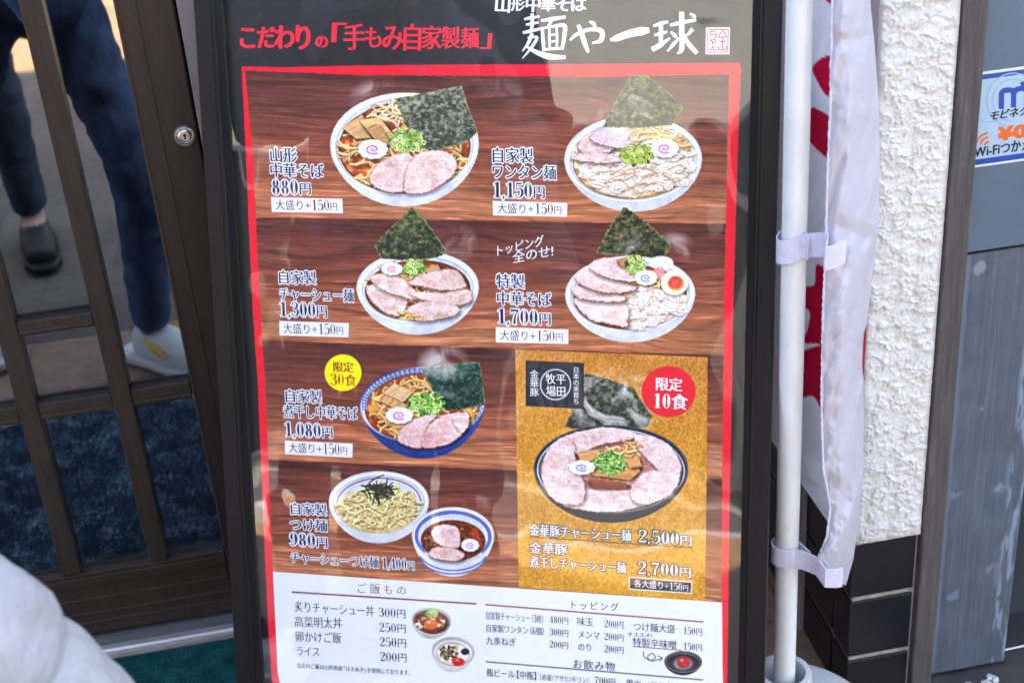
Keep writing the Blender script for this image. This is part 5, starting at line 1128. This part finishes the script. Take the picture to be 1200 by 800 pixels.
sstroke([(1173.4, 128), (1173.6, 108)], 6.4, 1); sstroke([(1173.6, 111), (1176, 106.8), (1184, 105.8), (1187.6, 109), (1187.6, 126)], 6.2, 1); sstroke([(1187.6, 111), (1191, 105.4), (1199, 104), (1202.8, 107.6), (1202.8, 124)], 6.2, 1); sstroke([(1196, 99), (1206, 97)], 5, 1)
text(ink, 'モビネク', (1158.4, 141.6), (1204, 134.8), 10.6, 2, thin=-.025, smear=.05, slant=.22, up=(.04, -1))
text(ink, '¥0', (1170, 166.5), (1202, 161.8), 19.5, 3, thin=-.035, smear=.06, dig=0, up=(.05, -1))
text(ink, 'Wi-Fiつかえ', (1142, 185.2), (1208, 175.4), 14, 2, thin=-.02, smear=.04, dig=0, up=(.04, -1))
for r in (5, 10, 15): sring(1160, 172, r, r + 2.2, 3, 98, 168)
sstroke([(1141, 144), (1150, 142.5), (1162, 143), (1172, 140)], .8, 4)
ink.build('sticker_print', [S_LB, S_BL, S_K, S_OR, S_L2], st_e)

# ================================================================== people beside the camera
from mathutils import noise as mnoise
def skin_mesh(name, verts, edges, radii, m, parent, sub=2, root=0, folds=0):
    me = bpy.data.meshes.new(name); me.from_pydata([tuple(map(float, v_)) for v_ in verts], edges, [])
    o = bpy.data.objects.new(name, me); COL.objects.link(o)
    sk = o.modifiers.new('skin', 'SKIN'); sk.use_smooth_shade = True
    for i, r in enumerate(radii): me.skin_vertices[0].data[i].radius = (r, r) if not hasattr(r, '__len__') else r
    me.skin_vertices[0].data[root].use_root = True
    ss = o.modifiers.new('sub', 'SUBSURF'); ss.levels = sub; ss.render_levels = sub
    dg = bpy.context.evaluated_depsgraph_get(); dg.update(); nm = bpy.data.meshes.new_from_object(o.evaluated_get(dg)); bpy.data.objects.remove(o); bpy.data.meshes.remove(me)
    nm.name = name; nm.materials.clear()
    if folds:
        cos = [(v_.co.copy(), v_.normal.copy()) for v_ in nm.vertices]
        for v_, (c_, n_) in zip(nm.vertices, cos):
            q = Vector((c_.x * 11, c_.y * 11, c_.z * 20)); wv = mnoise.noise(q * .7 + Vector((3, 1, 7))) * 1.5
            r_ = 1 - abs(mnoise.noise(q + Vector((wv, wv, wv * .5)))) * 2.4; v_.co = c_ + n_ * folds * (max(r_, -.3) * .8 + .5 * mnoise.noise(q * 2.3) + .12 * mnoise.noise(q * 9))
    for p in nm.polygons: p.use_smooth = True
    return link(name, nm, parent, m)
M_SKIN = mat('skin', (.52, .33, .25), .55, var=.06, scale=60)
M_HAIR = mat('dark_hair', (.018, .014, .012), .5, var=.4, scale=120, stretch=(1, 1, .1), bump=.4)
def person(loc, heading, height, label, top_m, leg_m, shoe_m, armR, armL, stride=.0, topr=1.0, accent=None, fixed=None, feet=None):
    """joints are local: x to the person's right, y forwards, z up; arm = (elbow, wrist)"""
    e = empty('person', (loc[0], loc[1], 0), (0, 0, heading)); tag(e, label, 'person'); k_ = height / 1.65
    ce, se = math.cos(heading), math.sin(heading)
    def loc_of(p): d = np.array(p) - np.array([loc[0], loc[1], 0]); return np.array([ce * d[0] + se * d[1], -se * d[0] + ce * d[1], d[2]])
    J = dict(pel=(0, 0, .93), wai=(0, 0, 1.06), che=(0, .0, 1.24), nkb=(0, -.01, 1.385), nk=(0, .0, 1.435), jaw=(0, .018, 1.50), skl=(0, .008, 1.585),
             shR=(.165, 0, 1.335), shL=(-.165, 0, 1.335), hpR=(.085, 0, .87), hpL=(-.085, 0, .87), knR=(.095, .02 - stride, .48), knL=(-.095, .03 + stride, .48), akR=(.10, -.02 - stride, .075), akL=(-.10, -.02 + stride, .075), toR=(.115, .12 - stride, .03), toL=(-.115, .12 + stride, .03))
    J = {a: np.array(v_) * k_ for a, v_ in J.items()}
    for s_, arm in (('R', armR), ('L', armL)):
        if fixed and s_ in fixed: el, wr = [loc_of(p) for p in fixed[s_]]
        else: el, wr = [np.array(p) * k_ for p in arm]
        J['el' + s_], J['wr' + s_] = el, wr; d = (wr - el) / np.linalg.norm(wr - el); J['pm' + s_] = wr + d * .055 * k_
    if feet:
        for s_, q in feet.items():
            l = loc_of((q[0], q[1], 0)); dl = l[:2] - J['ak' + s_][:2]; J['ak' + s_][:2] += dl; J['to' + s_][:2] += dl; J['kn' + s_][:2] += dl * .5
    names = list(J); ix = {n_: i for i, n_ in enumerate(names)}; V = [J[n_] for n_ in names]
    rad = dict(pel=(.10, .08), wai=(.115, .085), che=(.135, .095), nkb=.06, nk=.05, jaw=(.062, .07), skl=(.074, .09), shR=.055, shL=.055, hpR=.066, hpL=.066, knR=.044, knL=.044, akR=.036, akL=.036, toR=.03, toL=.03, elR=.038, elL=.038, wrR=.025, wrL=.025, pmR=(.034, .016), pmL=(.034, .016))
    E = [('pel', 'wai'), ('wai', 'che'), ('che', 'nkb'), ('nkb', 'nk'), ('nk', 'jaw'), ('jaw', 'skl'), ('che', 'shR'), ('che', 'shL'), ('pel', 'hpR'), ('pel', 'hpL')] + [(a + s_, b_ + s_) for s_ in 'RL' for a, b_ in (('sh', 'el'), ('el', 'wr'), ('wr', 'pm'), ('hp', 'kn'), ('kn', 'ak'), ('ak', 'to'))]
    E = [(ix[a], ix[b_]) for a, b_ in E]; Rr = [np.array(rad[n_]) * k_ if hasattr(rad[n_], '__len__') else rad[n_] * k_ for n_ in names]
    # nose, then five fingers on each hand
    def addv(p, r, to): V.append(np.array(p)); Rr.append(r); E.append((to, len(V) - 1)); return len(V) - 1
    addv(J['jaw'] + np.array([0, .085, .022]) * k_, .009, ix['jaw'])
    for s_ in 'RL':
        d = (J['pm' + s_] - J['wr' + s_]); d /= np.linalg.norm(d); sd_ = np.cross(d, [0, 1.0, .2]); sd_ /= np.linalg.norm(sd_); up_ = np.cross(sd_, d)
        for f_, (o_, l_) in enumerate([(-.03, .062), (-.011, .074), (.009, .078), (.028, .070)]):
            a_ = addv(J['pm' + s_] + d * .03 + sd_ * o_, .0088, ix['pm' + s_]); b_ = addv(J['pm' + s_] + d * (.03 + l_ * .5) + sd_ * o_ * 1.1 + up_ * .006, .0082, a_); addv(J['pm' + s_] + d * (.03 + l_ * .95) + sd_ * o_ * 1.1 + up_ * .024, .0066, b_)
        a_ = addv(J['wr' + s_] + d * .045 + sd_ * (-.045) + up_ * .012, .010, ix['wr' + s_]); addv(J['wr' + s_] + d * .085 + sd_ * (-.055) + up_ * .02, .0085, a_)
    body = skin_mesh('body', V, E, Rr, M_SKIN, e)
    hd = J['skl']
    bm = bmesh.new(); bmesh.ops.create_uvsphere(bm, u_segments=28, v_segments=18, radius=1)
    for v_ in list(bm.verts):
        if v_.co.y > .35 and v_.co.z < .42 or v_.co.z < -.75: bm.verts.remove(v_)
    for v_ in bm.verts: v_.co = Vector((hd[0], hd[1] - .008, hd[2] + .012)) + Vector((v_.co.x * .088, v_.co.y * .104, v_.co.z * .105)) * k_ * (1 + .03 * math.sin(14 * v_.co.x) * math.cos(9 * v_.co.z))
    me = bpy.data.meshes.new('hair'); bm.to_mesh(me); bm.free()
    for p in me.polygons: p.use_smooth = True
    ho = link('hair', me, e, M_HAIR); sm = ho.modifiers.new('thickness', 'SOLIDIFY'); sm.thickness = .012
    for s_ in (1, -1):
        b = MB(); b.lathe((J['jaw'][0] + s_ * .029 * k_, J['jaw'][1] + .073 * k_, J['jaw'][2] + .048 * k_), [(.0001, .008), (.006, .006), (.009, 0), (.0001, -.004)], 14, 'Y'); b.build('eye', M_BLACK, e, smooth=True)
        b = MB(); b.lathe((J['jaw'][0] + s_ * .078 * k_, J['jaw'][1] - .004, J['jaw'][2] + .03 * k_), [(.0001, -.008), (.016, -.006), (.022, .0), (.012, .006), (.0001, .004)], 14, 'X'); b.build('ear', M_SKIN, e, smooth=True)
    b = MB(); b.tube([J['jaw'] + np.array([-.02, .074, -.022]) * k_, J['jaw'] + np.array([0, .081, -.024]) * k_, J['jaw'] + np.array([.02, .074, -.022]) * k_], [.002, .005, .002], 8); b.build('mouth', mat('lips', (.36, .15, .13), .5), e, smooth=True)
    # clothes
    def sub(ns, es, rr_, name, m, extra=None):
        vs_ = [J[n_] for n_ in ns]; ed = [(ns.index(a), ns.index(b_)) for a, b_ in es]; rs = list(rr_)
        if extra: extra(vs_, ed, rs, ns)
        return skin_mesh(name, vs_, ed, rs, m, e, 4 if name == 'sweater' else 3, 0, .0058 if name == 'sweater' else .006)
    ns = ['wai', 'pel', 'che', 'nkb', 'shR', 'shL', 'elR', 'elL', 'wrR', 'wrL']; rr_ = [(.135 * topr, .105 * topr), (.142 * topr, .115 * topr), (.15 * topr, .112 * topr), .064, .07 * topr, .07 * topr, .055 * topr, .055 * topr, .04 * topr, .04 * topr]
    def arm_extra(vs_, ed, rs, ns_):
        if not (fixed and 'path' in fixed): return
        ed.remove((ns_.index('shR'), ns_.index('elR'))); ed.remove((ns_.index('elR'), ns_.index('wrR'))); last = ns_.index('shR')
        rs[ns_.index('shR')] = .075
        for p, r in fixed['path']: vs_.append(loc_of(p)); rs.append(r); ed.append((last, len(vs_) - 1)); last = len(vs_) - 1
        vs_[ns_.index('elR')] = loc_of(fixed['path'][-1][0]) + .6 * (J['wrR'] - loc_of(fixed['path'][-1][0])); rs[ns_.index('elR')] = .058; rs[ns_.index('wrR')] = .04
        ed.append((last, ns_.index('elR'))); ed.append((ns_.index('elR'), ns_.index('wrR')))
    sub(ns, [('wai', 'pel'), ('wai', 'che'), ('che', 'nkb'), ('che', 'shR'), ('che', 'shL'), ('shR', 'elR'), ('shL', 'elL'), ('elR', 'wrR'), ('elL', 'wrL')], [np.array(r) * k_ for r in rr_], 'sweater', top_m, arm_extra)
    ns = ['pel', 'hpR', 'hpL', 'knR', 'knL', 'akR', 'akL']
    sub(ns, [('pel', 'hpR'), ('pel', 'hpL'), ('hpR', 'knR'), ('hpL', 'knL'), ('knR', 'akR'), ('knL', 'akL')], [np.array(r) * k_ for r in [(.124, .102), .085, .085, .058, .058, .046, .046]], 'trousers', leg_m)
    for s_ in 'RL':
        a_ = J['ak' + s_].copy(); t_ = J['to' + s_].copy(); d = t_ - a_; d[2] = 0; d /= np.linalg.norm(d); a0 = a_.copy(); a0[2] = .048
        so_ = skin_mesh('shoe', [a0 - d * .055, a0 + d * .01, a0 + d * .09 - (0, 0, .004), a0 + d * .165 - (0, 0, .012)], [(0, 1), (1, 2), (2, 3)], [(.038, .044), (.044, .05), (.042, .038), (.034, .026)], shoe_m, e, 2)
        b = MB(); nrm = np.array([-d[1], d[0], 0]); pts = [(-.085, .030), (-.05, .045), (.05, .046), (.15, .044), (.19, .02), (.19, -.02), (.15, -.044), (.05, -.046), (-.05, -.045), (-.085, -.03)]
        vs_ = [(a0 + d * x + nrm * y_)[:2] for x, y_ in pts]; n = len(pts); b.add([(p[0], p[1], .0092) for p in vs_] + [(p[0], p[1], .026) for p in vs_], [tuple(range(n))[::-1], tuple(range(n, 2 * n))] + [(i, (i + 1) % n, n + (i + 1) % n, n + i) for i in range(n)]); b.build('sole', accent[1] if accent else M_BLACK, so_, bevel=.004)
        if accent:
            for sg in (1, -1):
                q = a0 + d * .05 + nrm * sg * .0425 + np.array([0, 0, .012]); b = MB(); b.tube([q - d * .03 + (0, 0, .018), q, q + d * .03 - (0, 0, .004)], [.004, .006, .003], 8); b.build('stripe', accent[0], so_, smooth=True)
    return e
M_FLEECE = mat('white_fleece', (.25, .262, .27), .95, var=.10, scale=30, bump=.7, bscale=34, bdist=.012, spec=.1)
M_JEANS = mat('blue_denim', (.075, .115, .20), .9, var=.45, scale=22, stretch=(2, 2, .5), bump=.4, bscale=500, spec=.1)
M_JEANS2 = mat('faded_denim', (.05, .075, .105), .9, var=.3, scale=18, stretch=(2, 2, .5), bump=.4, bscale=500, spec=.1)
M_JACKET = mat('dark_jacket', (.012, .02, .028), .7, var=.3, scale=12)
M_SNEAK = mat('white_sneaker', (.75, .75, .73), .5, var=.05); M_YEL = mat('yellow_patch', (.72, .46, .04), .5); M_DSHOE = mat('dark_shoe', (.012, .02, .02), .6)
AY = .72
path = [(at_y(-186, 700, AY), .071), (at_y(-116, 756, AY), .0725), (at_y(-56, 785, AY), .072), (at_y(-38, 799, AY), .0695), (at_y(-30, 813, AY), .0625), (at_y(-14, 826, AY), .068), (at_y(18, 860, AY), .0745), (at_y(80, 925, AY), .070)]
person((-.45, .90), R(-40), 1.44, 'person in white fleece, jeans and white sneakers reading the menu, only one sleeve in view', M_FLEECE, M_JEANS, M_SNEAK, ((.24, -.02, 1.07), (.24, .1, .85)), ((-.22, .0, 1.10), (-.06, .2, 1.22)), -.17, 1.05, (M_YEL, M_SNEAK),
       feet={'L': (-.74, .74), 'R': (-.335, .945)}, fixed={'R': (at_y(-10, 830, AY), at_y(150, 1010, AY + .02)), 'path': path})
person((-.73, .34), R(-4), 1.62, 'person in a dark jacket and faded jeans standing behind the one in white fleece', M_JACKET, M_JEANS2, M_DSHOE, ((.23, -.01, 1.08), (.10, .2, 1.2)), ((-.23, -.01, 1.08), (-.10, .2, 1.2)), .05, 1.02)

# yellow banner across the pavement, mirrored in the poster cover
yb_ = empty('yellow_banner', (-2.62, -1.75, 0)); tag(yb_, 'orange-yellow shop banner on a pole at the far kerb, mirrored in the poster cover', 'banner')
b = MB(); b.tube([(-.27, 0, .03), (-.27, 0, 2.1)], .012, 12); b.build('pole_tube', M_PVC, yb_, smooth=True)
b = MB(); b.lathe((-.27, 0, 0), [(.0001, 0), (.16, 0), (.16, .06), (.03, .09), (.0001, .09)], 32); b.build('water_base', M_PVCB, yb_, smooth=True)
xx, zz = np.meshgrid(np.linspace(-.25, .25, 40), np.linspace(.55, 1.95, 90)); cc = np.zeros(xx.shape + (3,)) + np.array([236, 168, 20]); cc[(np.abs(xx) < .12) & (np.abs(((zz - .6) % .42) - .2) < .12)] = (170, 60, 14)
grid_mesh('cloth', np.stack([xx, .03 * np.sin(xx * 14 + zz * 3), zz], -1), vcol('yellow_cloth', .8, .1, 0, 400, .3), yb_, True, lin(cc))
bpy.data.objects.remove(_fo); bpy.data.curves.remove(_fc)
